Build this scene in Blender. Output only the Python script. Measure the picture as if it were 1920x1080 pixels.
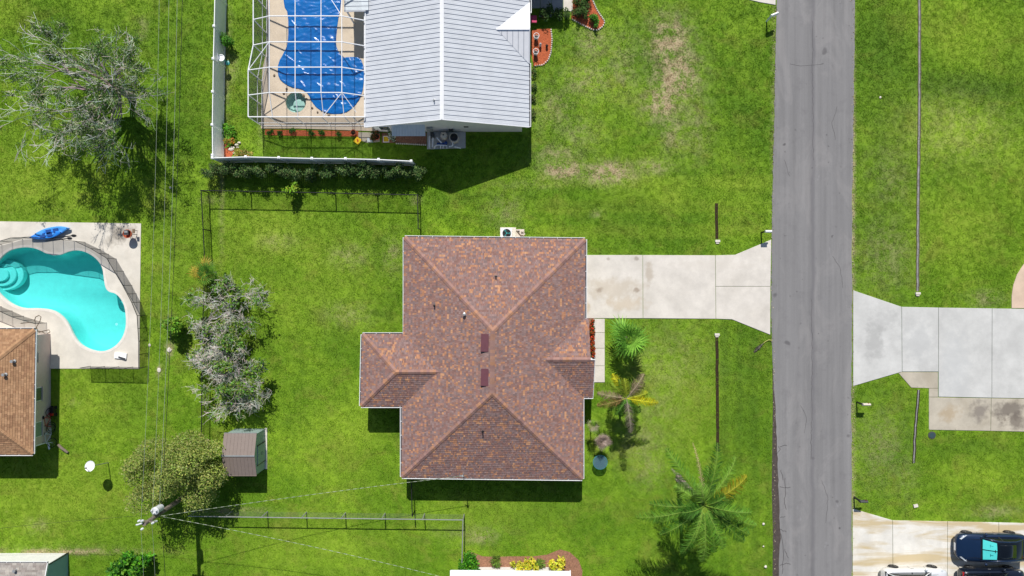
import bpy, bmesh, math, random
import numpy as np
from mathutils import Vector, Matrix, noise as mnoise
from mathutils.geometry import tessellate_polygon

for o in list(bpy.data.objects): bpy.data.objects.remove(o, do_unlink=True)
SC = bpy.context.scene
COL = SC.collection
S = 0.038            # metres per photo pixel on the ground
H = 48.0             # camera height
R = random.Random(7)

# ------------------------------------------------------------------ camera
cd = bpy.data.cameras.new('camera'); cam = bpy.data.objects.new('camera', cd); COL.objects.link(cam)
cam.location = (0, 0, H); cam.rotation_euler = (0, 0, 0)
cd.sensor_width = 36; cd.lens = 36*H/(1920*S); cd.clip_end = 2000
SC.camera = cam
# ------------------------------------------------------------------ sky, sun, exposure
SUN_DIR = Vector((0.045, -1.0, -1.035)).normalized()
w = bpy.data.worlds.new('World'); SC.world = w; w.use_nodes = True
wn = w.node_tree; bg = wn.nodes['Background']
sky = wn.nodes.new('ShaderNodeTexSky'); sky.sky_type = 'NISHITA'; sky.sun_disc = False
sky.sun_elevation = math.radians(46); sky.sun_rotation = math.radians(-2.6)
sky.altitude = 10; sky.air_density = 1.0; sky.dust_density = 0.6
wn.links.new(sky.outputs[0], bg.inputs[0]); bg.inputs[1].default_value = 0.08
sd = bpy.data.lights.new('sun', 'SUN'); sd.energy = 5.0; sd.angle = math.radians(0.5); sd.color = (1, 0.955, 0.89)
sun = bpy.data.objects.new('sun', sd); COL.objects.link(sun)
sun.rotation_euler = SUN_DIR.to_track_quat('-Z', 'Y').to_euler(); sun.location = (0, 30, 60)
SC.view_settings.view_transform = 'Standard'; SC.view_settings.look = 'None'
SC.view_settings.exposure = 0.0; SC.view_settings.gamma = 1.0

# ------------------------------------------------------------------ helpers
def W(px, py, h=0.0, z=None):
    """photo pixel of something that stands at height h -> its place in metres"""
    k = 1-h/H
    return Vector(((px-960)*S*k, (540-py)*S*k, h if z is None else z))
def W2(px, py, h=0.0):
    v = W(px, py, h); return (v.x, v.y)
def lin(c):
    return tuple(((x/255)/12.92 if x/255 <= .04045 else ((x/255+.055)/1.055)**2.4) for x in c)

class MB:
    def __init__(s): s.v = []; s.f = []; s.c = []; s.has = False
    def add(s, vs, fs, col=None):
        b = len(s.v); s.v.extend([tuple(x) for x in vs])
        for f in fs:
            s.f.append(tuple(i+b for i in f)); s.c.append(col or (1, 1, 1))
        if col: s.has = True
        return s
    def box(s, c, d, rz=0, col=None):
        x, y, z = d[0]/2, d[1]/2, d[2]/2; cs, sn = math.cos(rz), math.sin(rz)
        vs = []
        for k in (-z, z):
            for (i, j) in ((-x, -y), (x, -y), (x, y), (-x, y)):
                vs.append((c[0]+i*cs-j*sn, c[1]+i*sn+j*cs, c[2]+k))
        return s.add(vs, [(3,2,1,0),(4,5,6,7),(0,1,5,4),(1,2,6,5),(2,3,7,6),(3,0,4,7)], col)
    def ab(s, a, b, col=None):
        return s.box([(a[i]+b[i])/2 for i in range(3)], [abs(a[i]-b[i]) for i in range(3)], 0, col)
    def beam(s, a, b, wd, ht, col=None):
        a = Vector(a); b = Vector(b); d = (b-a).normalized()
        up = Vector((0,0,1)) if abs(d.z) < .95 else Vector((0,1,0))
        sx = d.cross(up).normalized()*wd/2; uz = sx.cross(d).normalized()*ht/2
        vs = [a-sx-uz, a+sx-uz, a+sx+uz, a-sx+uz, b-sx-uz, b+sx-uz, b+sx+uz, b-sx+uz]
        return s.add(vs, [(3,2,1,0),(4,5,6,7),(0,1,5,4),(1,2,6,5),(2,3,7,6),(3,0,4,7)], col)
    def tube(s, pts, rad, n=6, col=None, closed=False):
        pts = [Vector(p) for p in pts]; m = len(pts)
        if not hasattr(rad, '__len__'): rad = [rad]*m
        vs = []; fs = []
        for i, p in enumerate(pts):
            if closed: d = pts[(i+1) % m]-pts[i-1]
            else: d = pts[min(i+1, m-1)]-pts[max(i-1, 0)]
            d = d.normalized() if d.length > 1e-9 else Vector((0,0,1))
            up = Vector((0,0,1)) if abs(d.z) < .9 else Vector((1,0,0))
            a = d.cross(up).normalized(); b = a.cross(d)
            for j in range(n):
                t = 2*math.pi*j/n; vs.append(p+(a*math.cos(t)+b*math.sin(t))*rad[i])
        for i in range(m if closed else m-1):
            i2 = (i+1) % m
            for j in range(n):
                fs.append((i*n+j, i*n+(j+1) % n, i2*n+(j+1) % n, i2*n+j))
        if not closed:
            fs.append(tuple(range(n-1, -1, -1))); fs.append(tuple((m-1)*n+j for j in range(n)))
        return s.add(vs, fs, col)
    def prism(s, poly, z0, z1, bevel=0, col=None):
        n = len(poly); ar = sum(poly[i][0]*poly[(i+1) % n][1]-poly[(i+1) % n][0]*poly[i][1] for i in range(n))
        if ar < 0: poly = poly[::-1]
        tris = tessellate_polygon([[Vector((p[0], p[1], 0)) for p in poly]])
        def fix(t):
            a, b, c = [poly[i] for i in t]
            return t if (b[0]-a[0])*(c[1]-a[1])-(b[1]-a[1])*(c[0]-a[0]) > 0 else t[::-1]
        if n == 4 or n == 3: tops = [tuple(range(n))]
        else: tops = [fix(t) for t in tris]
        vs = [(p[0], p[1], z0) for p in poly]
        if bevel:
            vs += [(p[0], p[1], z1-bevel) for p in poly]
            ins = inset(poly, bevel); vs += [(p[0], p[1], z1) for p in ins]; L = 3
        else:
            vs += [(p[0], p[1], z1) for p in poly]; L = 2
        fs = []
        for l in range(L-1):
            for i in range(n): fs.append((l*n+i, l*n+(i+1) % n, (l+1)*n+(i+1) % n, (l+1)*n+i))
        fs += [tuple((L-1)*n+i for i in t) for t in tops]
        fs += [tuple(t[::-1]) for t in tops]
        return s.add(vs, fs, col)
    def lathe(s, prof, c, n=20, col=None):
        vs = []; fs = []; m = len(prof)
        for (r, z) in prof:
            for j in range(n):
                t = 2*math.pi*j/n; vs.append((c[0]+r*math.cos(t), c[1]+r*math.sin(t), c[2]+z))
        for i in range(m-1):
            for j in range(n): fs.append((i*n+j, i*n+(j+1) % n, (i+1)*n+(j+1) % n, (i+1)*n+j))
        fs.append(tuple(range(n-1, -1, -1))); fs.append(tuple((m-1)*n+j for j in range(n)))
        return s.add(vs, fs, col)
    def blob(s, c, r, col=None, jit=.18, n=7, rnd=R):
        vs = []; fs = []; m = n
        for i in range(m+1):
            ph = math.pi*i/m
            for j in range(n+2):
                t = 2*math.pi*j/(n+2); q = 1+rnd.uniform(-jit, jit)
                vs.append((c[0]+r[0]*q*math.sin(ph)*math.cos(t), c[1]+r[1]*q*math.sin(ph)*math.sin(t), c[2]+r[2]*q*math.cos(ph)))
        k = n+2
        for i in range(m):
            for j in range(k): fs.append((i*k+j, (i+1)*k+j, (i+1)*k+(j+1) % k, i*k+(j+1) % k))
        return s.add(vs, fs, col)
    def quad(s, p, col=None): return s.add(p, [tuple(range(len(p)))], col)
    def build(s, name, mat, parent=None, smooth=False, kind=None):
        me = bpy.data.meshes.new(name)
        o0 = root_loc(parent)
        me.from_pydata([(x-o0[0], y-o0[1], z-o0[2]) for x, y, z in s.v], [], s.f)
        if s.has:
            ca = me.color_attributes.new('Col', 'FLOAT_COLOR', 'CORNER')
            arr = np.ones((len(me.loops), 4), dtype=np.float32); k = 0
            cnt = [len(f) for f in s.f]
            arr[:, :3] = np.repeat(np.array(s.c, dtype=np.float32), cnt, axis=0)
            ca.data.foreach_set('color', arr.ravel())
        me.materials.append(mat)
        if smooth:
            me.polygons.foreach_set('use_smooth', [True]*len(me.polygons))
        me.validate(); me.update()
        o = bpy.data.objects.new(name, me); COL.objects.link(o)
        if parent: o.parent = parent
        if kind: o['kind'] = kind
        return o
def root_loc(p):
    v = Vector((0,0,0))
    while p is not None: v = v+p.location; p = p.parent
    return v
def inset(poly, d):
    n = len(poly); out = []
    for i in range(n):
        a, b, c = Vector(poly[i-1][:2]), Vector(poly[i][:2]), Vector(poly[(i+1) % n][:2])
        e1 = (b-a).normalized(); e2 = (c-b).normalized()
        n1 = Vector((-e1.y, e1.x)); n2 = Vector((-e2.y, e2.x)); m = n1+n2
        if m.length < 1e-6: out.append((b.x, b.y)); continue
        m.normalize(); q = d/max(.35, m.dot(n1)); out.append((b.x+m.x*q, b.y+m.y*q))
    return out
def thing(name, label, cat, loc=(0,0,0), group=None):
    o = bpy.data.objects.new(name, None); COL.objects.link(o); o.location = loc; o.empty_display_size = .2
    o['label'] = label; o['category'] = cat
    if group: o['group'] = group
    return o
def tag(o, label, cat, group=None, kind=None):
    o['label'] = label; o['category'] = cat
    if group: o['group'] = group
    if kind: o['kind'] = kind
    return o
def struct(o, label, cat):
    return tag(o, label, cat, None, 'structure')
def centre_origin(o):
    """move a single-mesh thing's origin to the middle of its base"""
    me = o.data; n = len(me.vertices); a = np.empty(n*3); me.vertices.foreach_get('co', a); a = a.reshape(-1, 3)
    c = np.array([(a[:,0].min()+a[:,0].max())/2, (a[:,1].min()+a[:,1].max())/2, a[:,2].min()])
    me.vertices.foreach_set('co', (a-c).ravel()); o.location = Vector(o.location)+Vector(c); me.update(); return o
def inpoly(x, y, poly):
    x = np.asarray(x); y = np.asarray(y); r = np.zeros(x.shape, bool); n = len(poly); j = n-1
    for i in range(n):
        xi, yi = poly[i]; xj, yj = poly[j]
        c = ((yi > y) != (yj > y)) & (x < (xj-xi)*(y-yi)/((yj-yi) or 1e-12)+xi)
        r ^= c; j = i
    return r
def smooth_poly(poly, it=2):
    for _ in range(it):
        q = []; n = len(poly)
        for i in range(n):
            a, b = poly[i], poly[(i+1) % n]
            q.append((a[0]*.75+b[0]*.25, a[1]*.75+b[1]*.25)); q.append((a[0]*.25+b[0]*.75, a[1]*.25+b[1]*.75))
        poly = q
    return poly

# ------------------------------------------------------------------ materials
MATS = {}
def newmat(name):
    m = bpy.data.materials.new(name); m.use_nodes = True; nt = m.node_tree
    b = nt.nodes['Principled BSDF']; MATS[name] = m
    return m, nt, b
def N(nt, t, **kw):
    n = nt.nodes.new(t)
    for k, v in kw.items(): setattr(n, k, v)
    return n
def noise(nt, vec, scale, detail=4, rough=.6, dist=0):
    n = N(nt, 'ShaderNodeTexNoise'); n.inputs['Scale'].default_value = scale; n.inputs['Detail'].default_value = detail
    n.inputs['Roughness'].default_value = rough; n.inputs['Distortion'].default_value = dist
    if vec: nt.links.new(vec, n.inputs['Vector'])
    return n.outputs['Fac']
def mapr(nt, v, a, b, c=0, d=1):
    n = N(nt, 'ShaderNodeMapRange'); nt.links.new(v, n.inputs[0])
    for i, x in enumerate((a, b, c, d)): n.inputs[i+1].default_value = x
    return n.outputs[0]
def mixc(nt, f, a, b, mode='MIX'):
    n = N(nt, 'ShaderNodeMix', data_type='RGBA', blend_type=mode)
    for s_, v in ((n.inputs[0], f), (n.inputs[6], a), (n.inputs[7], b)):
        if hasattr(v, 'links'): nt.links.new(v, s_)
        elif hasattr(v, '__len__'): s_.default_value = (*v[:3], 1)
        else: s_.default_value = v
    return n.outputs[2]
def mth(nt, op, a, b=0):
    n = N(nt, 'ShaderNodeMath', operation=op)
    for s_, v in ((n.inputs[0], a), (n.inputs[1], b)):
        if hasattr(v, 'links'): nt.links.new(v, s_)
        else: s_.default_value = v
    return n.outputs[0]
def pos(nt): return N(nt, 'ShaderNodeNewGeometry').outputs['Position']
def scaled(nt, vec, sx, sy, sz):
    m = N(nt, 'ShaderNodeVectorMath', operation='MULTIPLY'); nt.links.new(vec, m.inputs[0]); m.inputs[1].default_value = (sx, sy, sz)
    return m.outputs[0]
def bump(nt, b, h, strength=.3, dist=.02):
    n = N(nt, 'ShaderNodeBump'); n.inputs['Strength'].default_value = strength; n.inputs['Distance'].default_value = dist
    nt.links.new(h, n.inputs['Height']); nt.links.new(n.outputs[0], b.inputs['Normal'])
def spot(nt, p, px, py, rx, ry, soft=.45, wob=.6, sc=1.6):
    """mask of a stain with its own ragged outline round a place"""
    c = W(px, py)
    s_ = N(nt, 'ShaderNodeVectorMath', operation='SUBTRACT'); nt.links.new(p, s_.inputs[0]); s_.inputs[1].default_value = (c.x, c.y, 0)
    d = scaled(nt, s_.outputs[0], 1/(rx*S), 1/(ry*S), 0)
    l = N(nt, 'ShaderNodeVectorMath', operation='LENGTH'); nt.links.new(d, l.inputs[0])
    nz = noise(nt, p, sc, 4); q = mth(nt, 'ADD', l.outputs['Value'], mapr(nt, nz, .3, .7, -wob, wob))
    return mapr(nt, q, 1+soft, 1-soft)
def plain(name, rgb, rough=.6, metal=0, var=.12, nscale=3, bmp=0, bscale=30, spec=.4, emit=None):
    m, nt, b = newmat(name); c = lin(rgb) if max(rgb) > 1 else rgb
    p = pos(nt); f = noise(nt, p, nscale, 5)
    nt.links.new(mixc(nt, mapr(nt, f, .3, .7), tuple(x*(1-var) for x in c), tuple(min(1, x*(1+var)) for x in c)), b.inputs['Base Color'])
    b.inputs['Roughness'].default_value = rough; b.inputs['Metallic'].default_value = metal
    b.inputs['Specular IOR Level'].default_value = spec
    if bmp: bump(nt, b, noise(nt, p, bscale, 3), bmp)
    return m
def attr_mat(name, rough=.85, transl=0, bmp=.2, bscale=60, var=.15, spec=.3, tint=(1,1,1)):
    """colour of each piece from its own face colour, with grain"""
    m, nt, b = newmat(name); a = N(nt, 'ShaderNodeVertexColor', layer_name='Col'); p = pos(nt)
    f = noise(nt, p, bscale*.4, 3)
    c = mixc(nt, 1, a.outputs[0], mixc(nt, mapr(nt, f, .3, .7), tuple(t*(1-var) for t in tint), tuple(t*(1+var) for t in tint)), 'MULTIPLY')
    nt.links.new(c, b.inputs['Base Color']); b.inputs['Roughness'].default_value = rough
    b.inputs['Specular IOR Level'].default_value = spec
    if bmp: bump(nt, b, noise(nt, p, bscale, 2), bmp, .01)
    if transl:
        t = N(nt, 'ShaderNodeBsdfTranslucent'); nt.links.new(c, t.inputs[0]); x = N(nt, 'ShaderNodeMixShader'); x.inputs[0].default_value = transl
        nt.links.new(b.outputs[0], x.inputs[1]); nt.links.new(t.outputs[0], x.inputs[2])
        nt.links.new(x.outputs[0], nt.nodes['Material Output'].inputs[0])
    return m
def screen_mat(name, rgb, alpha):
    m, nt, b = newmat(name); b.inputs['Base Color'].default_value = (*lin(rgb), 1); b.inputs['Roughness'].default_value = .7
    t = N(nt, 'ShaderNodeBsdfTransparent'); x = N(nt, 'ShaderNodeMixShader'); x.inputs[0].default_value = alpha
    nt.links.new(t.outputs[0], x.inputs[1]); nt.links.new(b.outputs[0], x.inputs[2]); nt.links.new(x.outputs[0], nt.nodes['Material Output'].inputs[0])
    return m
def concrete(name, rgb, stains=(), dirt=(150,140,120), dirt_amt=.35, streak=0, sc=.8):
    m, nt, b = newmat(name); p = pos(nt)
    c = lin(rgb); base = mixc(nt, mapr(nt, noise(nt, p, sc, 6, .65), .35, .65), tuple(x*.86 for x in c), tuple(x*1.06 for x in c))
    big = mapr(nt, noise(nt, p, .35, 5, .6, .5), .48, .72, 0, dirt_amt); base = mixc(nt, big, base, lin(dirt))
    if streak:
        base = mixc(nt, mapr(nt, noise(nt, scaled(nt, p, .16, 1.1, 1), 1.0, 5, .6, .6), .48, .6, 0, streak), base, lin((194,176,138)))
    base = mixc(nt, mapr(nt, noise(nt, p, 14, 3), .3, .75, 0, .14), base, tuple(x*.55 for x in c))
    for (px, py, rx, ry, rgb2, amt) in stains:
        base = mixc(nt, mth(nt, 'MULTIPLY', spot(nt, p, px, py, rx, ry), amt), base, lin(rgb2))
    nt.links.new(base, b.inputs['Base Color']); b.inputs['Roughness'].default_value = .85; b.inputs['Specular IOR Level'].default_value = .25
    bump(nt, b, noise(nt, p, 40, 4), .25, .01)
    return m

# --- lawn colour: one node group used by the soil sheet and by the grass blades
def lawn_group():
    g = bpy.data.node_groups.new('lawn_colour', 'ShaderNodeTree')
    g.interface.new_socket('Tint', in_out='INPUT', socket_type='NodeSocketColor')
    g.interface.new_socket('Color', in_out='OUTPUT', socket_type='NodeSocketColor')
    gi = g.nodes.new('NodeGroupInput'); go = g.nodes.new('NodeGroupOutput'); p = pos(g)
    sep = N(g, 'ShaderNodeSeparateColor'); g.links.new(gi.outputs[0], sep.inputs[0])
    deep, mid, lite, yel = lin((72,112,24)), lin((106,146,30)), lin((140,174,46)), lin((174,186,92))
    n1 = noise(g, p, .22, 5, .6, .4); n2 = noise(g, p, 1.3, 5, .65); n3 = noise(g, p, 7, 4, .7); n4 = noise(g, p, 24, 2, .6)
    c = mixc(g, mapr(g, n1, .36, .64), mid, lite)
    c = mixc(g, mapr(g, noise(g, p, .13, 6, .62, .8), .45, .66, 0, .75), c, lin((92,132,26)))
    c = mixc(g, mapr(g, noise(g, scaled(g, p, 1, 1.3, 1), .42, 6, .7, .6), .5, .68, 0, .7), c, lin((134,142,58)))
    c = mixc(g, mapr(g, n2, .42, .72, 0, .6), c, deep)
    c = mixc(g, mapr(g, noise(g, p, 3.1, 3, .6), .62, .74, 0, .55), c, lin((62,104,24)))
    c = mixc(g, mapr(g, noise(g, scaled(g, p, 1.2, 1, 1), 2.3, 5, .75), .63, .76, 0, .6), c, lin((168,158,104)))
    c = mixc(g, mapr(g, n3, .55, .75, 0, .35), c, yel)
    c = mixc(g, mapr(g, n4, .5, .75, 0, .45), c, deep)
    c = mixc(g, mth(g, 'MULTIPLY', sep.outputs[1], mapr(g, n2, .3, .6, .35, 1)), c, lin((170,190,66)))
    c = mixc(g, mth(g, 'MULTIPLY', sep.outputs[2], mapr(g, n3, .3, .6, .55, 1)), c, lin((74,108,32)))
    dry = mth(g, 'MULTIPLY', sep.outputs[0], mapr(g, mth(g, 'ADD', mth(g, 'MULTIPLY', n2, .6), mth(g, 'MULTIPLY', n3, .4)), .42, .58, .1, 1.25))
    n5 = N(g, 'ShaderNodeClamp'); g.links.new(dry, n5.inputs[0])
    c = mixc(g, n5.outputs[0], c, lin((184,168,134)))
    g.links.new(c, go.inputs[0]); return g
LG = lawn_group()
def lawn_mat(name, atype, mul, transl):
    m, nt, b = newmat(name); a = N(nt, 'ShaderNodeAttribute', attribute_name='tint', attribute_type=atype)
    gn = N(nt, 'ShaderNodeGroup'); gn.node_tree = LG; nt.links.new(a.outputs['Color'], gn.inputs[0])
    c = mixc(nt, 1, gn.outputs[0], mul, 'MULTIPLY'); nt.links.new(c, b.inputs['Base Color'])
    b.inputs['Roughness'].default_value = .8; b.inputs['Specular IOR Level'].default_value = .15
    if transl:
        t = N(nt, 'ShaderNodeBsdfTranslucent'); nt.links.new(c, t.inputs[0]); x = N(nt, 'ShaderNodeMixShader'); x.inputs[0].default_value = transl
        nt.links.new(b.outputs[0], x.inputs[1]); nt.links.new(t.outputs[0], x.inputs[2]); nt.links.new(x.outputs[0], nt.nodes['Material Output'].inputs[0])
    elif atype == 'GEOMETRY': bump(nt, b, noise(nt, pos(nt), 18, 4, .7), .6, .04)
    return m
M_soil = lawn_mat('lawn_sheet', 'GEOMETRY', (.95,.95,.95), 0)
M_blade = lawn_mat('grass_blade', 'INSTANCER', (1.27,1.28,1.27), 0)

def asphalt():
    m, nt, b = newmat('asphalt'); p = pos(nt); c = lin((134,133,133))
    base = mixc(nt, mapr(nt, noise(nt, scaled(nt, p, 2.2, .06, 1), 1, 5, .6), .3, .7), tuple(x*.84 for x in c), tuple(x*1.12 for x in c))
    base = mixc(nt, mapr(nt, noise(nt, p, 1.0, 5, .65), .55, .8, 0, .35), base, lin((96,93,96)))
    base = mixc(nt, mapr(nt, noise(nt, scaled(nt, p, 1.5, .5, 1), 1.3, 4, .7, 1), .66, .72, 0, .35), base, lin((165,163,166)))
    base = mixc(nt, mapr(nt, noise(nt, p, 1.1, 1, .3), .74, .79, 0, .55), base, lin((70,68,70)))
    base = mixc(nt, mapr(nt, noise(nt, p, 55, 2), .35, .7, 0, .35), base, lin((92,90,94)))
    base = mixc(nt, mapr(nt, noise(nt, scaled(nt, p, 1, .35, 1), .5, 6, .7, 1.2), .5, .62, 0, .3), base, lin((152,149,148)))
    base = mixc(nt, mapr(nt, noise(nt, p, 2.6, 2, .4), .73, .78, 0, .6), base, lin((60,58,60)))
    # the darker band along the crown of the road, where the two lanes meet
    sx = N(nt, 'ShaderNodeSeparateXYZ'); nt.links.new(p, sx.inputs[0])
    xw = mth(nt, 'ADD', sx.outputs[0], mapr(nt, noise(nt, scaled(nt, p, 0, .25, 0), 1, 3), 0, 1, -.25, .25))
    d = mth(nt, 'ABSOLUTE', mth(nt, 'SUBTRACT', xw, (1524-960)*S))
    base = mixc(nt, mapr(nt, d, .24, .05, 0, .4), base, lin((92,90,95)))
    nt.links.new(base, b.inputs['Base Color']); b.inputs['Roughness'].default_value = .9; b.inputs['Specular IOR Level'].default_value = .2
    bump(nt, b, noise(nt, p, 70, 3), .4, .01); return m
M_asph = asphalt()
M_asph_old = plain('old_asphalt', (76,68,64), .95, var=.3, nscale=6, bmp=.5, bscale=40)
M_crack = plain('crack_tar', (52,50,52), .9)
M_drive = concrete('driveway_concrete', (215,209,200), stains=[
    (1152,541,46,18,(192,180,162),.6), (1217,512,6,16,(178,166,150),.65), (1194,485,4,3,(150,140,128),.7), (1140,485,3,3,(165,155,142),.7),
    (1124,544,5,4,(150,135,120),.7), (1193,544,5,4,(150,135,120),.7), (1170,570,32,10,(196,180,158),.6), (1100,572,5,14,(190,170,140),.6), (1330,497,60,8,(205,198,188),.5)], dirt_amt=.15)
M_drive2 = concrete('grey_concrete', (200,200,197), stains=[(1640,640,14,30,(160,160,158),.55),(1655,600,22,14,(170,170,168),.5),(1720,640,25,30,(182,183,182),.5),(1790,690,22,60,(186,188,188),.4)], dirt=(170,170,168), dirt_amt=.25)
M_drive_old = concrete('weathered_concrete', (188,180,164), stains=[(1835,770,14,18,(120,112,106),.7),(1890,770,26,14,(112,104,96),.8),(1905,790,20,14,(105,96,88),.7),(1780,775,16,14,(170,150,120),.6)], dirt=(140,128,106), dirt_amt=.5)
M_drive3 = concrete('stained_concrete', (222,219,211), dirt=(192,176,142), dirt_amt=.35, streak=.95)
M_pink = concrete('pinkish_concrete', (214,190,168), dirt_amt=.2)
M_deck = concrete('pool_deck_concrete', (219,213,201), stains=[(222,440,12,16,(140,132,120),.75),(240,432,14,10,(150,142,130),.6),(205,455,9,12,(175,168,155),.5)], dirt=(190,180,164), dirt_amt=.3)
M_deck2 = concrete('cage_deck_concrete', (216,200,178), dirt=(190,172,148), dirt_amt=.3)
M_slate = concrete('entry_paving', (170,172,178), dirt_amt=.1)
M_mulch = plain('red_mulch', (176,92,58), .95, var=.45, nscale=16, bmp=1, bscale=25)
M_mulch2 = plain('brown_mulch', (148,108,86), .95, var=.4, nscale=14, bmp=1, bscale=25)
M_sand = plain('pale_sand', (200,188,164), .95, var=.2, nscale=5, bmp=.5)
M_white = plain('white_vinyl', (248,249,250), .45, var=.03)
M_alu = plain('white_aluminium', (236,238,240), .4, var=.03)
M_wall_w = plain('white_stucco', (222,222,218), .85, var=.06, bmp=.3)
M_wall_b = plain('beige_stucco', (206,188,178), .85, var=.06, bmp=.3)
M_wall_main = plain('tan_stucco', (190,172,150), .85, var=.06, bmp=.3)
M_wall_t = plain('shade_teal_wall', (142,178,182), .7, var=.06)  # shaded look of a house's side wall, put into its colour
M_fascia = plain('white_fascia', (230,231,232), .5, var=.04)
M_gutin = plain('gutter_inside', (70,72,78), .7, var=.2)
M_metalroof = plain('white_metal_roof', (203,207,213), .42, .0, var=.07, nscale=1.1, spec=.4)
M_metalrib = plain('metal_roof_rib', (138,146,162), .4, var=.04)
M_metalcap = plain('white_ridge_metal', (232,233,236), .4, var=.04)
M_shed_roof = plain('brown_metal_roof', (130,117,110), .5, var=.06)
M_shed_wall = plain('grey_green_metal', (150,170,166), .5, var=.06)
M_shed_trim = plain('dark_metal_trim', (60,64,66), .5)
M_awning = plain('pale_blue_metal', (208,216,220), .45, var=.05)
M_shingle = attr_mat('asphalt_shingle', .95, bmp=.5, bscale=90, var=.16)
M_under = plain('roof_felt', (74,56,50), .95)
M_maroon = plain('maroon_vent_metal', (104,64,72), .5, var=.08)
M_dark = plain('black_metal', (30,31,33), .5, var=.1)
M_darkgrey = plain('dark_grey_metal', (70,72,74), .5, var=.1)
M_galv = plain('galvanised_steel', (170,172,172), .4, .4, var=.08)
M_rust = plain('weathered_wood', (120,104,86), .9, var=.25, nscale=8)
M_pole = plain('grey_pole_wood', (120,110,100), .9, var=.25, nscale=6, bmp=.4)
M_ceram = plain('grey_porcelain', (204,208,212), .25, var=.03)
M_glass = plain('dark_window_glass', (58,78,82), .12, var=.15, nscale=.8, spec=.8)
M_blind = plain('window_blind_glass', (120,142,140), .2, var=.1, spec=.7)
M_wire_l = plain('aluminium_wire', (168,176,160), .4, .3, var=.05)
M_wire_d = plain('black_cable', (28,28,30), .6, var=.1)
M_kayak = plain('blue_kayak_plastic', (44,128,222), .35, var=.08)
M_kayak2 = plain('light_blue_kayak_plastic', (78,156,232), .35, var=.08)
M_terra = plain('terracotta', (186,96,66), .8, var=.12)
M_yellow = plain('yellow_plastic', (238,196,30), .5, var=.05)
M_red = plain('red_paint', (170,28,34), .4, var=.1)
M_orange = plain('orange_print', (206,92,30), .5)
M_bluep = plain('blue_plastic', (40,80,150), .4, var=.1)
M_tealp = plain('teal_plastic', (60,150,150), .4, var=.1)
M_tanpl = plain('tan_plastic', (206,196,182), .5, var=.06)
M_stone = plain('white_stone', (215,208,196), .85, var=.15, nscale=9, bmp=.4)
M_rubber = plain('tyre_rubber', (26,26,27), .85)
M_chrome = plain('bright_alloy', (196,198,200), .25, .7, var=.05)
M_carglass = plain('car_glass', (12,16,20), .05, var=.1, spec=.9)
M_tail = plain('tail_light_red', (178,20,26), .2, var=.1)
M_lamp = plain('headlight_lens', (190,198,204), .1, var=.05)
M_shade = plain('turquoise_sunshade', (82,210,206), .45, var=.05)
M_shade_t = plain('sunshade_print', (30,110,116), .5)
M_leaf = attr_mat('leaf', .6, .25, 0, var=.12)
M_bark = attr_mat('bark', .9, 0, .5, 30, var=.25)
M_screen_r = screen_mat('roof_screen', (90,94,98), .06)
M_screen_v = screen_mat('wall_screen', (52,56,62), .46)
M_mesh_pool = screen_mat('pool_barrier_mesh', (70,66,60), .46)
M_chain = screen_mat('black_chain_link', (34,38,34), .22)
M_chain_g = screen_mat('galvanised_chain_link', (150,152,146), .1)
def carpaint(name, rgb):
    m = plain(name, rgb, .28, .25, var=.05); b = m.node_tree.nodes['Principled BSDF']; b.inputs['Coat Weight'].default_value = 1; b.inputs['Coat Roughness'].default_value = .05; return m
M_carblue = carpaint('dark_blue_paint', (20,42,72)); M_carwhite = carpaint('white_paint', (232,234,236)); M_carnavy = carpaint('black_blue_paint', (22,30,46))
M_cargrey = plain('dark_car_trim', (44,46,48), .5)
def tarp():
    m, nt, b = newmat('blue_pool_tarp'); p = pos(nt)
    f = noise(nt, p, .7, 5); c = mixc(nt, mapr(nt, f, .3, .7), lin((6,90,168)), lin((14,112,186)))
    nt.links.new(c, b.inputs['Base Color']); b.inputs['Roughness'].default_value = .22; b.inputs['Specular IOR Level'].default_value = .3
    wv = noise(nt, scaled(nt, p, 1.4, 3.4, 1), 1.6, 4, .55, 1.2); bump(nt, b, wv, .16, .12); return m
M_tarp = tarp()
def water(name, tint, rough=.03):
    m, nt, b = newmat(name); p = pos(nt)
    t = N(nt, 'ShaderNodeBsdfTransparent'); t.inputs[0].default_value = (*tint, 1)
    g = N(nt, 'ShaderNodeBsdfGlossy'); g.inputs['Roughness'].default_value = rough
    bn = N(nt, 'ShaderNodeBump'); bn.inputs['Strength'].default_value = .25; bn.inputs['Distance'].default_value = .03
    nt.links.new(noise(nt, p, 3.5, 3), bn.inputs['Height']); nt.links.new(bn.outputs[0], g.inputs['Normal'])
    fr = N(nt, 'ShaderNodeFresnel'); fr.inputs['IOR'].default_value = 1.33; x = N(nt, 'ShaderNodeMixShader')
    nt.links.new(fr.outputs[0], x.inputs[0]); nt.links.new(t.outputs[0], x.inputs[1]); nt.links.new(g.outputs[0], x.inputs[2])
    nt.links.new(x.outputs[0], nt.nodes['Material Output'].inputs[0]); return m
M_water = water('pool_water', (.56,.93,.94)); M_spawater = water('spa_water', (.82,.93,.92))
M_basin = plain('pool_plaster', (142,226,222), .7, var=.05, nscale=2.5); M_spa = plain('spa_shell', (190,214,208), .6, var=.1)
M_coping = plain('pool_coping', (222,216,206), .8, var=.08)

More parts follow.
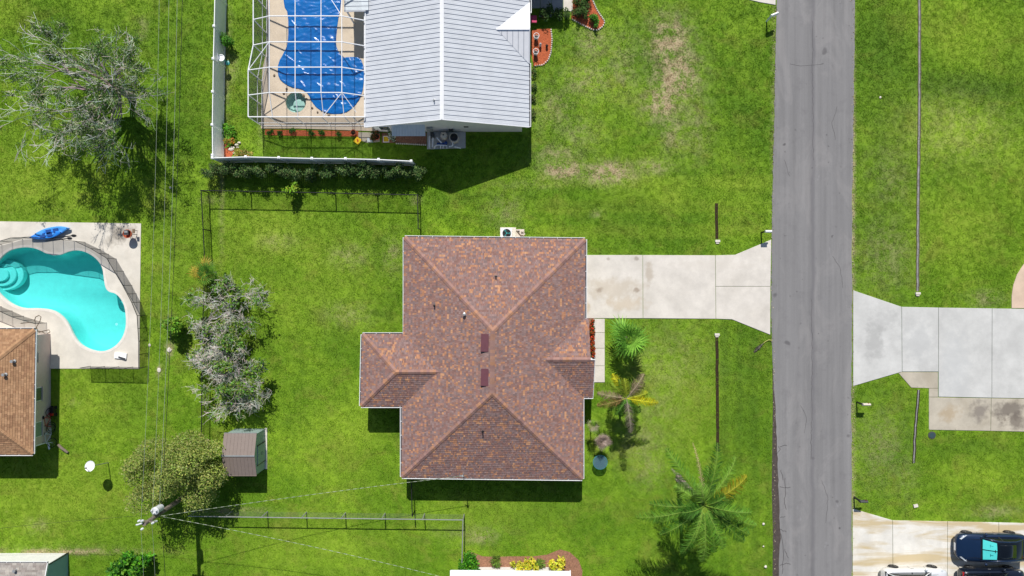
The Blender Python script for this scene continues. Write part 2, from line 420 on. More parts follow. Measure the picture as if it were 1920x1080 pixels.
# ================================================================== THE SETTING
EXCL = []                                   # where no grass grows (polygons in metres)
def P(pts, h=0): return [W2(x, y, h) for x, y in pts]
POOL = [(-14,505),(0,484),(10,474),(24,466),(50,462),(72,466),(90,476),(110,479),(130,470),(147,468),(166,473),(184,486),(194,502),(196,520),(199,540),(206,547),(218,549),(230,562),(236,578),(238,600),(237,616),(230,636),(215,652),(195,660),(174,658),(151,647),(138,629),(128,606),(115,591),(98,581),(70,578),(45,579),(25,572),(8,560),(-6,545),(-14,528)]
SPA_C = W(555, 192); SPA_R = .76
DECK = [(-80,414),(265,419),(263,560),(262,691),(110,691),(60,691),(-80,691)]
CAGE = [(501,-70),(500,96),(492,132),(490,241),(560,241),(700,246),(745,246),(745,-70)]
POOLW = smooth_poly(P(POOL), 2)
SPAW = [(SPA_C.x+SPA_R*math.cos(t*math.pi/14), SPA_C.y+SPA_R*math.sin(t*math.pi/14)) for t in range(28)]

PATCH = {  # px, py, rx, ry, amount
 'dry': [(1255,80,36,44,1.2),(1268,140,38,48,1.3),(1242,190,34,34,1.1),(1262,250,22,30,.6),(1058,318,34,15,1.5),(1140,324,40,17,1.5),(1225,312,30,12,.7),(1100,150,46,30,.45),(1040,205,34,40,.4),(1045,290,40,20,.5),(1110,80,34,30,.5),(1170,120,30,60,.35),(1085,250,40,30,.3),(1300,230,30,60,.35),
   (268,52,9,18,.4),(640,185,10,8,.3),(520,452,30,14,.35),(655,480,30,18,.4),(650,590,40,20,.3),(735,480,14,30,.4),(560,320,8,4,.3),(392,375,14,5,.8),(780,375,8,6,.7),(948,400,30,30,.3),(1120,400,10,6,.5),
   (1000,345,60,8,.25),(1250,680,70,60,.22),(1230,760,50,50,.2),(1200,830,50,40,.3),(1215,880,30,30,.3),(900,1005,26,12,.6),(880,1000,60,16,.2),(420,958,60,4,.8),(120,1034,120,5,1),(70,985,20,12,.35),(318,655,6,14,1),(299,695,5,9,1),(320,600,10,10,.3),(140,755,8,6,.5),
   (1660,480,45,60,.3),(1650,840,40,60,.3),(1670,330,40,60,.2),(1850,560,30,14,.4),(1865,960,40,10,.5),(1700,890,20,40,.2),(1790,240,100,60,.22),(417,250,3,200,.7),(425,60,8,70,.35),(435,130,12,40,.35),(490,200,6,60,.5),(425,110,5,120,.5),(1452,200,3,240,.5),(1600,300,2.5,300,.9),(1598,850,2.5,130,.9),(1344,200,2,.1,0)],
 'yel': [(500,440,80,60,.5),(430,620,60,200,.15),(600,470,80,70,.35),(560,560,120,60,.3),(120,930,150,70,.45),(60,340,120,80,.45),(290,480,90,120,.22),(170,760,90,70,.3),(1800,60,140,60,.3),(1780,250,150,60,.4),(1790,430,100,80,.35),(640,830,60,80,.3),(690,790,30,60,.4),(560,1020,160,60,.3),(930,960,120,30,.2),(1250,370,100,20,.3),(1390,350,60,20,.35),(1200,320,60,30,.2),(1830,900,100,40,.25),(20,20,40,30,.4),(1280,740,80,100,.3)],
 'dark': [(1655,100,50,120,.6),(1660,250,55,150,.45),(1660,440,60,90,.4),(1655,810,55,130,.35),(1810,165,130,26,.8),(1900,130,50,60,.3),(1400,200,50,200,.35),(1395,760,50,220,.45),(1200,300,160,60,.15),(1200,420,140,50,.35),(1150,385,240,8,.5),(900,370,120,14,.4),(350,150,40,200,.4),(200,60,160,70,.35),(720,620,40,90,.3),(640,640,60,60,.25),(560,700,70,90,.15),(1000,960,160,40,.3),(1150,960,120,60,.25),(1390,960,50,120,.3),(1830,840,110,20,.5),(330,440,20,80,.3),(640,280,200,20,.4),(250,230,80,60,.2)]}
def tint(px, py):
    out = np.zeros((len(px), 4), dtype=np.float32); out[:, 3] = 1
    for ch, key in ((0, 'dry'), (1, 'yel'), (2, 'dark')):
        for (cx, cy, rx, ry, a) in PATCH[key]:
            d = ((px-cx)/rx)**2+((py-cy)/ry)**2
            out[:, ch] = np.maximum(out[:, ch], a*np.exp(-d*.9).astype(np.float32))
    # mowing lanes
    lane = (px > 1346) & (px < 1447) & (py > 500)
    out[:, 2] += np.where(lane, .22*(np.sin((px-1350)/100*2*math.pi*3.5) > 0), 0)
    lane = (px > 1602) & (px < 1720)
    out[:, 2] += np.where(lane, .08*(np.sin((px-1602)/118*2*math.pi*3) > 0), 0)
    lane = (px > 1000) & (px < 1447) & (py > 330) & (py < 445)
    out[:, 1] += np.where(lane, .22*(np.sin((py-330)/115*2*math.pi*2.5) > .2), 0)
    lane = (px > 1760) & (py < 540); out[:, 1] += np.where(lane, .1*(np.sin((py+px*.25)/40) > 0), 0)
    return np.clip(out, 0, 1)

def make_ground():
    xi = np.arange(-42, 42.01, .3); yi = np.arange(-26, 26.01, .3)
    xs = np.concatenate([[-500,-200,-90,-55], xi, [55,90,200,500]]); ys = np.concatenate([[-500,-200,-80,-36], yi, [36,80,200,500]])
    X, Y = np.meshgrid(xs, ys); nx, ny = len(xs), len(ys)
    V = np.stack([X.ravel(), Y.ravel(), np.zeros(X.size)], 1)
    ii = (np.arange(ny-1)[:, None]*nx+np.arange(nx-1)[None, :]).ravel()
    F = np.stack([ii, ii+1, ii+1+nx, ii+nx], 1)
    # open the sheet under the swimming pool and the spa, inside the paved decks
    bad = np.zeros(len(V), bool)
    for poly, pad in ((POOLW, .5), (SPAW, .45)):
        c = np.mean(np.array(poly), 0); q = inset(list(poly) if sum(poly[i-1][0]*poly[i][1]-poly[i][0]*poly[i-1][1] for i in range(len(poly))) > 0 else list(poly)[::-1], -pad)
        bad |= inpoly(V[:, 0], V[:, 1], q)
    F = F[~bad[F].any(1)]
    me = bpy.data.meshes.new('ground'); me.from_pydata(V.tolist(), [], F.tolist())
    a = me.attributes.new('tint', 'FLOAT_COLOR', 'POINT'); a.data.foreach_set('color', tint(V[:, 0]/S+960, 540-V[:, 1]/S).ravel())
    me.materials.append(M_soil); o = bpy.data.objects.new('ground', me); COL.objects.link(o)
    struct(o, 'green mown lawn with dry brown patches between the houses', 'lawn')
make_ground()

def slab_set(root, slabs, mat, z1=.05, z0=-.08, name='slab', gap=.012):
    for pts in slabs:
        p = P(pts); n = len(p)
        if sum(p[i-1][0]*p[i][1]-p[i][0]*p[i-1][1] for i in range(n)) < 0: p = p[::-1]
        q = inset(p, gap); MB().prism(q, z0, z1, .012).build(name, mat, root)
        EXCL.append(p)
# road
rp = [(1457,-40),(1455,60),(1452,200),(1449,330),(1447,440),(1446,520),(1446,600),(1447,640),(1449,700),(1453,760),(1457,830),(1459,900),(1461,960),(1463,1010),(1460,1060),(1461,1120),(1597,1120),(1597,900),(1596,760),(1597,600),(1597,400),(1600,200),(1602,60),(1603,-40)]
fine = []
for i in range(len(rp)-1):
    a, b = rp[i], rp[i+1]; m = max(1, int(abs(b[1]-a[1])/9))
    for k in range(m): 
        t = k/m; j = R.uniform(-.9, .9) if 0 < i < len(rp)-2 else 0
        fine.append((a[0]+(b[0]-a[0])*t+j, a[1]+(b[1]-a[1])*t))
fine.append(rp[-1])
road = MB().prism(P(fine), -.08, .03).build('road', M_asph); struct(road, 'grey asphalt residential road with a darker centre seam', 'road')
EXCL.append(P(rp))
ap = [(1448,690),(1449,760),(1448,830),(1447,920),(1449,1000),(1448,1120),(1475,1120),(1475,690)]
old = MB().prism(P(ap), -.06, .018).build('road_edge', M_asph_old); struct(old, 'dark crumbled strip of old asphalt along the road edge', 'road edge'); EXCL.append(P(ap))
ck = MB()
def wobble(path):
    f = []
    for i in range(len(path)-1):
        m = max(3, int(math.dist(path[i], path[i+1])/6))
        for k in range(m):
            t = k/m; f.append((path[i][0]+(path[i+1][0]-path[i][0])*t+R.uniform(-1.3,1.3), path[i][1]+(path[i+1][1]-path[i][1])*t))
    return f+[path[-1]]
for path in ([(1462,838),(1470,834),(1475,836)],[(1455,852),(1462,842),(1460,836)],[(1461,912),(1472,915),(1482,913)],[(1471,895),(1472,920),(1470,940),(1474,955)],[(1462,970),(1472,968)],[(1461,992),(1474,997)],[(1462,1060),(1475,1056),(1482,1058)],[(1470,1030),(1478,1046)],[(1463,880),(1468,900)],[(1465,1000),(1468,1040),(1466,1076)]):
    f = []
    for i in range(len(path)-1):
        for k in range(4):
            t = k/4; f.append((path[i][0]+(path[i+1][0]-path[i][0])*t+R.uniform(-1.2,1.2), path[i][1]+(path[i+1][1]-path[i][1])*t+R.uniform(-1,1)))
    f.append(path[-1])
    for i in range(len(f)-1):
        a = W(*f[i], z=.035); b = W(*f[i+1], z=.035); a.z = b.z = .034; ck.beam(a, b, .025, .004)
for path in ([(1524,40),(1523,160),(1525,300)],[(1521,560),(1523,700),(1520,860)],[(1480,120),(1500,124),(1540,121)],[(1560,480),(1575,500),(1580,540)],[(1500,760),(1512,780),(1508,812)],[(1540,900),(1552,930),(1548,980)],[(1470,300),(1480,330)],[(1570,200),(1560,230),(1566,262)]):
    f = wobble(path)
    for i in range(len(f)-1):
        a = W(*f[i]); b = W(*f[i+1]); a.z = b.z = .033; ck.beam(a, b, .014, .004)
ck.build('crack', M_crack, road)
gv = MB()
for (x, y) in [(1448+(-2 if y < 640 else 2)+abs(y-540)*.012*(1 if y < 540 else .4), y) for y in range(0, 1080, 3)]+[(1599, y) for y in range(0, 1080, 3)]:
    if R.random() < .75:
        q = W(x+R.gauss(0,1.4), y+R.uniform(-2,2)); r_ = R.uniform(.015,.04); gv.blob((q.x,q.y,.035),(r_,r_,r_*.7), lin(R.choice(((190,178,150),(150,140,124),(120,104,80)))), n=3)
gv.build('edge_gravel', MATS.get('bark') or M_stone, road, False, 'stuff')

def root_struct(name, label, cat, px, py):
    o = thing(name, label, cat, W(px, py)); o['kind'] = 'structure'; return o
d1 = root_struct('driveway', 'pale concrete driveway of the brown-roofed house with oil stains', 'driveway', 1270, 537)
slab_set(d1, [[(1094,478),(1205,478),(1205.5,597),(1094,597)], [(1205,478),(1341,478.5),(1342,598),(1205.5,597)],
              [(1341,478.5),(1378,477.5),(1446,449),(1444.5,537),(1341.5,537)], [(1341.5,537),(1444.5,537),(1444,628),(1372,599),(1342,598)]], M_drive)
d1b = root_struct('walkway', 'narrow concrete walkway beside the red flower bed', 'walkway', 1124, 650)
slab_set(d1b, [[(1112,597.6),(1134,597.6),(1134,624),(1112,624)],[(1112,624),(1134,624),(1134,653),(1112,653)],[(1112,653),(1134,653),(1134,686),(1112,686)],[(1112,686),(1134,686),(1134,717),(1108,717)]], M_drive, .045)
d2 = root_struct('driveway', 'light grey concrete driveway across the road from the brown-roofed house', 'driveway', 1760, 650)
slab_set(d2, [[(1599,544),(1690,575),(1691,697),(1599,724)],[(1690,575),(1759,576.5),(1759,697),(1691,697)],[(1759,576.5),(1859.5,578),(1859,746),(1759,744)],[(1859.5,578),(1990,580),(1990,748),(1859,746)]], M_drive2)
d2b = root_struct('walkway', 'weathered stained concrete strip along the grey driveway', 'walkway', 1840, 776)
slab_set(d2b, [[(1684,699.5),(1690,697.5),(1758.6,697.5),(1758.6,728),(1741,728),(1708,727)],[(1741,728),(1758.6,728),(1758.6,744.5),(1741,744.5)],[(1741,744.5),(1858,746.5),(1857,808),(1741,806)],[(1858,746.5),(1990,748.5),(1990,811),(1857,808)]], M_drive_old, .042)
d3 = root_struct('driveway', 'rust-streaked pale concrete driveway under the parked cars', 'driveway', 1760, 1020)
slab_set(d3, [[(1598,953),(1673,975),(1674,1130),(1598,1130)],[(1673,975),(1776,977),(1776,1130),(1674,1130)],[(1776,977),(1872,979),(1872,1130),(1776,1130)],[(1872,979),(1990,982),(1990,1130),(1872,1130)]], M_drive3)
d4 = root_struct('driveway', 'pinkish concrete drive with a rounded edge by the grey driveway', 'driveway', 1920, 530)
slab_set(d4, [[(1896,578),(1896,555),(1899,535),(1906,515),(1918,496),(1935,480),(1960,470),(1990,468),(1990,579)]], M_pink, .046)
d5 = root_struct('driveway', 'corner of a pale concrete driveway beyond the white mailbox', 'driveway', 1420, 0)
slab_set(d5, [[(1300,-70),(1455,-70),(1454,10),(1425,5),(1395,-2),(1300,-4)]], M_drive)
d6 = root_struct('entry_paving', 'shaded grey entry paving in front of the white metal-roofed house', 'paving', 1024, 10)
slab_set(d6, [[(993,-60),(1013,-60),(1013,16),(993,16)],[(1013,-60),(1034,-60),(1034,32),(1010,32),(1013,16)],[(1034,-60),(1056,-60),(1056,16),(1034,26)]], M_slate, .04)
d7 = root_struct('walkway', 'short pale concrete path beside the clipped bushes', 'walkway', 1066, 5)
slab_set(d7, [[(1056,-60),(1074,-60),(1074,22),(1056,22)]], M_drive, .05)

# drainage gutters in the lawn: shallow concrete troughs with lips
def trough(label, pts, wd, mat_in, mat_lip, head=None, head2=None):
    c = [W(*p) for p in pts]; t = thing('drain_gutter', label, 'drain', (c[0].x, c[0].y, 0))
    a = MB(); l = MB()
    for i in range(len(c)-1):
        u = (c[i+1]-c[i]).normalized(); n = Vector((-u.y, u.x, 0))
        for sgn in (-1, 1):
            l.beam(c[i]+n*sgn*(wd/2+.02)+Vector((0,0,.012)), c[i+1]+n*sgn*(wd/2+.02)+Vector((0,0,.012)), .05, .05)
        a.beam(c[i]+Vector((0,0,-.02)), c[i+1]+Vector((0,0,-.02)), wd, .056)
        n2 = n*(wd/2+.03); EXCL.append([(v.x, v.y) for v in (c[i]-n2, c[i]+n2, c[i+1]+n2, c[i+1]-n2)])
    a.build('trough', mat_in, t); l.build('lip', mat_lip, t)
    for hd in (head, head2):
        if hd:
            q = W(*hd); b = MB(); b.box((q.x, q.y, .05), (.34,.16,.14)); b.box((q.x, q.y-.12, .03), (.22,.14,.09)); b.build('headwall', M_stone, t)
            EXCL.append([(q.x-.2,q.y-.2),(q.x+.2,q.y-.2),(q.x+.2,q.y+.1),(q.x-.2,q.y+.1)])
M_thatch = plain('damp_soil', (52,40,24), .95, var=.35, nscale=9, bmp=.8)
M_gutc = plain('wet_grey_concrete', (138,138,140), .6, var=.35, nscale=2.2, bmp=.3)
M_gutl = plain('gutter_lip', (96,88,66), .9, var=.3, nscale=7)
def wob(pts, st=14, j=.5):
    out = []
    for i in range(len(pts)-1):
        (x0, y0), (x1, y1) = pts[i], pts[i+1]; m = max(1, int(math.hypot(x1-x0, y1-y0)/st))
        for k in range(m): out.append((x0+(x1-x0)*k/m+R.uniform(-j, j), y0+(y1-y0)*k/m))
    return out+[pts[-1]]
trough('dark soil-filled drain line in the lawn above the pale driveway', wob([(1343,381),(1344,448)]), .12, M_thatch, M_thatch, head=(1345,452))
trough('long dark soil-filled drain line in the front lawn below the pale driveway', wob([(1344,630),(1344.5,720),(1346,846)]), .12, M_thatch, M_thatch, head=(1344,627))
trough('long grey concrete drain gutter in the lawn across the road', wob([(1723,-40),(1724,120),(1723,250),(1721,400),(1720,546)]), .14, M_gutc, M_gutl, head=(1720,550))
trough('short damp concrete drain gutter below the weathered concrete strip', wob([(1722,731),(1720,760),(1716,800),(1713,868)], 12, .8), .12, M_gutc, M_thatch)
q = W(1747, 816); t = thing('drain_cover', 'round dark drain cover beside the weathered concrete strip', 'drain cover', (q.x, q.y, 0))
MB().lathe([(.27,-.03),(.27,.035),(.2,.045)], (q.x, q.y, 0), 18).build('ring', M_darkgrey, t); MB().lathe([(.19,.0),(.19,.055)], (q.x, q.y, 0), 16).build('lid', M_glass, t)
EXCL.append([(q.x-.3,q.y-.2),(q.x+.3,q.y-.2),(q.x+.3,q.y+.25),(q.x-.3,q.y+.25)])
q = W(1716, 948); centre_origin(tag(MB().box((q.x,q.y,.04),(.3,.2,.12),.2).build('concrete_block', M_stone), 'small white concrete block at the end of the damp gutter', 'block'))
for (x, y, r) in ((1431,982,.09),(1431,1024,.06),(1435,1062,.1)):
    q = W(x, y); centre_origin(tag(MB().blob((q.x,q.y,.05),(r,r,r*.8)).build('mushroom_cap', M_stone, None, True), 'pale round mushroom cap in the grass beside the road edge', 'mushroom', 'mushrooms in the roadside grass'))
for (x, y) in ((284,645),(282,647),(493,545),(483,561),(320,352),(647,185)):
    pass

# ---- pool decks with basins
def deck(name, poly, hole, mat, label, z1=.05):
    outer = P(poly); EXCL.append(outer)
    loops = [[Vector((x, y, 0)) for x, y in outer], [Vector((x, y, 0)) for x, y in hole]]
    tr = tessellate_polygon(loops); flat = [v for l in loops for v in l]; n = len(outer); m = len(hole)
    mb = MB(); vs = [(v.x, v.y, z1) for v in flat]+[(v.x, v.y, -.1) for v in flat]
    fs = []
    for t in tr:
        a, b, c = [flat[i] for i in t]; s_ = (b-a).cross(c-a).z
        fs.append(tuple(t) if s_ > 0 else tuple(t[::-1]))
    k = n+m
    for (st, cnt) in ((0, n), (n, m)):
        for i in range(cnt): fs.append((st+i, st+(i+1) % cnt, k+st+(i+1) % cnt, k+st+i))
    mb.add(vs, fs); o = mb.build(name, mat); struct(o, label, 'pool deck'); return o
deck('pool_deck', DECK, POOLW, M_deck, 'pale concrete deck round the open turquoise swimming pool')
deck('cage_deck', CAGE, SPAW, M_deck2, 'beige concrete deck inside the white screen enclosure')

def ring_strip(mb, poly, w_in, z_top, z_bot, w_out=.0):
    n = len(poly); ar = sum(poly[i-1][0]*poly[i][1]-poly[i][0]*poly[i-1][1] for i in range(n))
    p = poly if ar > 0 else poly[::-1]
    a = inset(p, -w_out); b = inset(p, w_in)
    vs = [(x, y, z_bot) for x, y in a]+[(x, y, z_top) for x, y in a]+[(x, y, z_top) for x, y in b]+[(x, y, z_bot) for x, y in b]
    fs = []
    for l in range(3):
        for i in range(n): fs.append((l*n+i, l*n+(i+1) % n, (l+1)*n+(i+1) % n, (l+1)*n+i))
    mb.add(vs, fs)
def basin(root, poly, depth_fn, mat, lip_mat, wmat, wz, name='basin'):
    n = len(poly); ar = sum(poly[i-1][0]*poly[i][1]-poly[i][0]*poly[i-1][1] for i in range(n)); p = poly if ar > 0 else poly[::-1]
    mb = MB(); loops = [inset(p, -.03), inset(p, .0), inset(p, .12), inset(p, .3)]
    zs = [.02, -.3, -1, -1]; vs = []
    for l, q in enumerate(loops):
        for (x, y) in q:
            d = depth_fn(x, y); vs.append((x, y, (.03, -d*.5, -d*.86, -d)[l]))
    fs = []
    for l in range(3):
        for i in range(n): fs.append((l*n+(i+1) % n, l*n+i, (l+1)*n+i, (l+1)*n+(i+1) % n)[::-1])
    tr = tessellate_polygon([[Vector((x, y, 0)) for x, y in loops[3]]])
    for t in tr: fs.append(tuple(3*n+i for i in t))
    mb.add(vs, fs); mb.build(name, mat, root, True)
    c = MB(); ring_strip(c, p, .03, .058, -.14, .14); c.build('coping', lip_mat, root)
    wm = MB(); q = inset(p, -.01); tr = tessellate_polygon([[Vector((x, y, 0)) for x, y in q]])
    def up(t):
        a, b, c2 = [Vector((*q[i], 0)) for i in t]; return tuple(t) if (b-a).cross(c2-a).z > 0 else tuple(t[::-1])
    wm.add([(x, y, wz) for x, y in q], [up(t) for t in tr]); wm.build('water_surface', wmat, root, True)
pool = thing('swimming_pool', 'open kidney-shaped swimming pool with clear turquoise water and corner steps', 'pool', W(110, 560))
basin(pool, POOLW, lambda x, y: 1.15+.35*max(0, min(1, ((x/S+960)-60)/120)), M_basin, M_coping, M_water, -.1)
for i, (r0, zz) in enumerate(((30,-.55),(22,-.36),(13,-.18))):      # curved entry steps in the corner
    cx, cy = -6, 515; pts = [(-14, cy-r0)]
    for a in range(-70, 91, 10): pts.append((cx+r0*1.28*math.cos(math.radians(a)), cy+r0*math.sin(math.radians(a))))
    pts.append((-14, cy+r0)); MB().prism(P(pts), -1.0, zz-.06, .03).build('step', M_basin, pool)
for (x, y) in ((216,592),(196,610)): MB().lathe([(.1,0),(.1,.03)], (*W2(x,y), -1.48), 14).build('drain_fitting', M_white, pool)
# ladder bench at the right end
MB().prism(P([(222,552),(236,570),(233,580),(222,566)]), -.9, -.3, .03).build('bench', M_basin, pool)
spa = thing('spa_tub', 'round green sunken spa beside the blue covered pool', 'spa', SPA_C)
basin(spa, SPAW, lambda x, y: .6, M_spa, M_deck2, M_spawater, -.06)
MB().lathe([(.42,-.62),(.42,-.36),(.34,-.34)], (SPA_C.x+.1, SPA_C.y-.1, 0), 18).build('seat', M_spa, spa)
st = MB()
for (x, y) in ((563,175),(570,180),(575,186),(533,176),(538,172),(586,203),(596,211),(515,142),(538,167),(617,217)):
    q = W(x, y); st.blob((q.x, q.y, .07), (R.uniform(.06,.1), R.uniform(.06,.1), .05))
tag(st.build('rocks', M_rust), 'small brown stones scattered round the sunken spa', 'stones', None, 'stuff')
# wrinkled tarp over the other pool
TARP = [(531,-40),(532,12),(541,25),(541,80),(534,98),(522,118),(521,140),(527,153),(546,165),(566,168),(578,176),(585,192),(597,206),(620,215),(645,214),(663,203),(676,185),(682,165),(684,130),(676,108),(660,107),(642,109),(632,92),(630,78),(634,40),(640,12),(641,-40)]
def grid_poly(poly, step, zf):
    p = np.array(poly); x0, y0 = p.min(0); x1, y1 = p.max(0)
    xs = np.arange(x0-step, x1+2*step, step); ys = np.arange(y0-step, y1+2*step, step); X, Y = np.meshgrid(xs, ys); ins = inpoly(X, Y, poly)
    ids = {}; vs = []; fs = []
    segs = [(p[i-1], p[i]) for i in range(len(p))]
    A = np.array([s_[0] for s_ in segs]); B = np.array([s_[1] for s_ in segs]); D = B-A; L2 = (D**2).sum(1)+1e-9
    def vid(i, j):
        if (i, j) in ids: return ids[(i, j)]
        q = np.array([X[i, j], Y[i, j]]); e = 1
        if not ins[i, j]:
            t = np.clip(((q-A)*D).sum(1)/L2, 0, 1); C = A+D*t[:, None]; k = ((C-q)**2).sum(1).argmin(); q = C[k]; e = 0
        ids[(i, j)] = len(vs); vs.append((q[0], q[1], zf(q[0], q[1], e))); return ids[(i, j)]
    for i in range(len(ys)-1):
        for j in range(len(xs)-1):
            if ins[i, j] or ins[i+1, j] or ins[i, j+1] or ins[i+1, j+1]: fs.append((vid(i,j), vid(i,j+1), vid(i+1,j+1), vid(i+1,j)))
    return vs, fs
tw = smooth_poly(P(TARP), 1)
def tz(x, y, e):
    if not e: return .058
    a = mnoise.noise(Vector((x*.9, y*2.2, 3)))*.035; b = abs(mnoise.noise(Vector((x*1.6+y*.8, y*3.1-x, 7))))*.05
    return .085+a+b
folds = []
for _ in range(34):
    q = W(R.uniform(525,680), R.uniform(-10,212)); a_ = math.radians(R.choice((-40,-30,-25,-50,10,-35))+R.uniform(-12,12)); folds.append((q.x, q.y, math.cos(a_), math.sin(a_), R.uniform(.2,.5), R.uniform(.02,.045)))
FA = np.array(folds)
def tz2(x, y, e):
    z = tz(x, y, e)
    if e:
        dx = x-FA[:,0]; dy = y-FA[:,1]; u = dx*FA[:,2]+dy*FA[:,3]; v = -dx*FA[:,3]+dy*FA[:,2]
        z += float((FA[:,5]*np.exp(-(u/FA[:,4])**2-(v/.055)**2)).sum())
    return z
cov = MB(); vs, fs = grid_poly(tw, .05, tz2); cov.add(vs, fs); o = cov.build('pool_cover', M_tarp, None, True)
tag(centre_origin(o), 'wrinkled glossy blue tarp covering the caged swimming pool', 'pool cover')
# planting beds
def bed(name, pts, mat, label, z=.03, edge=None):
    p = P(pts); EXCL.append(p); o = MB().prism(p, -.04, z).build(name, mat); struct(o, label, 'flower bed')
    vsum = MB()
    if edge:
        for i in range(len(edge)-1):
            a = W(*edge[i]); b = W(*edge[i+1]); m = max(1, int((b-a).length/.14))
            for k in range(m):
                c = a.lerp(b, (k+.5)/m); vsum.blob((c.x, c.y, .05), (.065,.065,.06), n=4)
        vsum.build('edging_stones', M_stone, o, False, 'stuff')
    return o
bed('mulch_bed', [(1001,55),(1034,54),(1035,75),(1033,100),(1028,115),(1018,123),(1001,124),(996,100),(996,60)], M_mulch, 'red mulch bed with stone edging beside the small front gable', edge=[(1033,54),(1035,75),(1033,98),(1028,113),(1018,122),(1002,124)])
bed('mulch_bed', [(1072,-40),(1098,-40),(1108,-4),(1119,19),(1134,41),(1130,50),(1121,56),(1110,56),(1090,46),(1078,38),(1071,34)], M_mulch, 'pointed red mulch bed of round clipped bushes', edge=[(1107,-8),(1119,19),(1134,41),(1130,50),(1121,57),(1110,56),(1090,46),(1072,36)])
bed('mulch_strip', [(497,243),(672,246),(672,256),(560,255),(497,253)], M_mulch, 'narrow red mulch strip below the screen enclosure')
bed('mulch_bed', [(716,249),(800,249),(800,272),(745,268),(716,268)], M_mulch2, 'shaded dark red mulch bed under the pale blue awning', edge=[(742,269),(800,272)])
bed('mulch_bed', [(419,270),(434,270),(440,284),(432,297),(419,297)], M_mulch, 'little orange mulch corner bed inside the white fence')
bed('mulch_bed', [(880,1034),(905,1043),(930,1044),(960,1043),(1000,1043),(1025,1040),(1050,1030),(1068,1035),(1085,1050),(1092,1070),(1090,1100),(880,1100)], M_mulch2, 'brown mulch bed curving round the white-roofed house')
bed('flower_bed', [(1102,597),(1115,597),(1115,668),(1102,668)], M_mulch2, 'narrow soil bed of red flowers along the brown-roofed house')
bed('paving_patch', [(672,248),(712,249),(712,266),(690,268),(672,262)], M_drive_old, 'small worn paved patch near the yellow sign')
bed('equipment_pad', [(801,248),(873,248),(873,278),(801,280)], M_drive2, 'grey concrete pad under the pool filters', z=.08)

# ================================================================== BUILDINGS
def clip(poly, cl):
    out = poly; n = len(cl)
    for i in range(n):
        (ax, ay), (bx, by) = cl[i], cl[(i+1) % n]; inp = out; out = []
        if not inp: return []
        def sd_(p): return (bx-ax)*(p[1]-ay)-(by-ay)*(p[0]-ax)
        for j in range(len(inp)):
            c, d = inp[j], inp[(j+1) % len(inp)]; sc_, sd2 = sd_(c), sd_(d)
            if sc_ >= 0: out.append(c)
            if (sc_ >= 0) != (sd2 >= 0):
                t = sc_/(sc_-sd2); out.append((c[0]+(d[0]-c[0])*t, c[1]+(d[1]-c[1])*t))
    return out
def frame(poly):
    p = [Vector(v) for v in poly]; u = (p[1]-p[0]).normalized()
    nrm = (p[1]-p[0]).cross(p[2]-p[0]).normalized()
    if nrm.z < 0: nrm = -nrm
    v = nrm.cross(u).normalized()
    return p[0], u, v, nrm
def shingles(mb, poly, palette, weights, expo=.145, seed=1, widths=(.06,.09,.12,.16), thick=.022, runs=.15):
    """overlapping tabs, course by course, on one roof plane; poly[0]-poly[1] is the eave"""
    r = random.Random(seed); o, u, v, nm = frame(poly)
    c2 = [((Vector(q)-o).dot(u), (Vector(q)-o).dot(v)) for q in poly]
    if sum(c2[i-1][0]*c2[i][1]-c2[i][0]*c2[i-1][1] for i in range(len(c2))) < 0: c2 = c2[::-1]
    u0 = min(c[0] for c in c2); u1 = max(c[0] for c in c2); v1 = max(c[1] for c in c2); vv = -.03; idx = list(range(len(palette)))
    big = [(c[0], c[1]) for c in c2]
    while vv < v1:
        x = u0-r.uniform(0, .3); cur = r.choices(idx, weights)[0]
        while x < u1:
            wd = r.choice(widths)
            if r.random() > runs: cur = r.choices(idx, weights)[0]
            rect = [(x+.003, vv), (x+wd-.003, vv), (x+wd-.003, vv+expo*1.1), (x+.003, vv+expo*1.1)]
            q = clip(rect, big if vv > 0 else [(a, b-.03 if b < .01 else b) for a, b in big])
            if len(q) >= 3:
                th = thick*r.uniform(.7, 1.5); g = r.uniform(.86, 1.14); col = tuple(c*g for c in palette[cur])
                top = [o+u*a+v*b+nm*(.006+th*(1-(b-vv)/(expo*1.1))) for a, b in q]
                lo = [o+u*a+v*b+nm*.001 for a, b in q]; n = len(q)
                mb.add(top+lo, [tuple(range(n))]+[(i, n+i, n+(i+1) % n, (i+1) % n) for i in range(n) if q[i][1] < vv+.01 or abs(q[i][0]-q[(i+1) % n][0]) < 1e-6], col)
            x += wd
        vv += expo
def caps(mb, a, b, n1, n2, palette, weights, seed=3, wd=.15, step=.2):
    r = random.Random(seed); a = Vector(a); b = Vector(b); d = (b-a); L = d.length; d.normalize(); m = max(1, int(L/step))
    s1 = d.cross(n1).normalized(); s2 = d.cross(n2).normalized()
    s1 = s1 if s1.dot(n2) < 0 else -s1; s2 = s2 if s2.dot(n1) < 0 else -s2
    up = (n1+n2).normalized()
    for i in range(m):
        c = r.choices(palette, weights)[0]; g = r.uniform(.9, 1.12); c = tuple(x*g for x in c)
        p = a+d*(L*i/m); q = a+d*(L*(i+1.15)/m); z0 = up*.075; z1 = up*.06
        mb.add([p+z0, p+s1*wd+n1*.05, q+s1*wd+n1*.042, q+z1, p+s2*wd+n2*.05, q+s2*wd+n2*.042], [(0,1,2,3),(0,3,5,4)], c)
def nrm(poly): return frame(poly)[3]
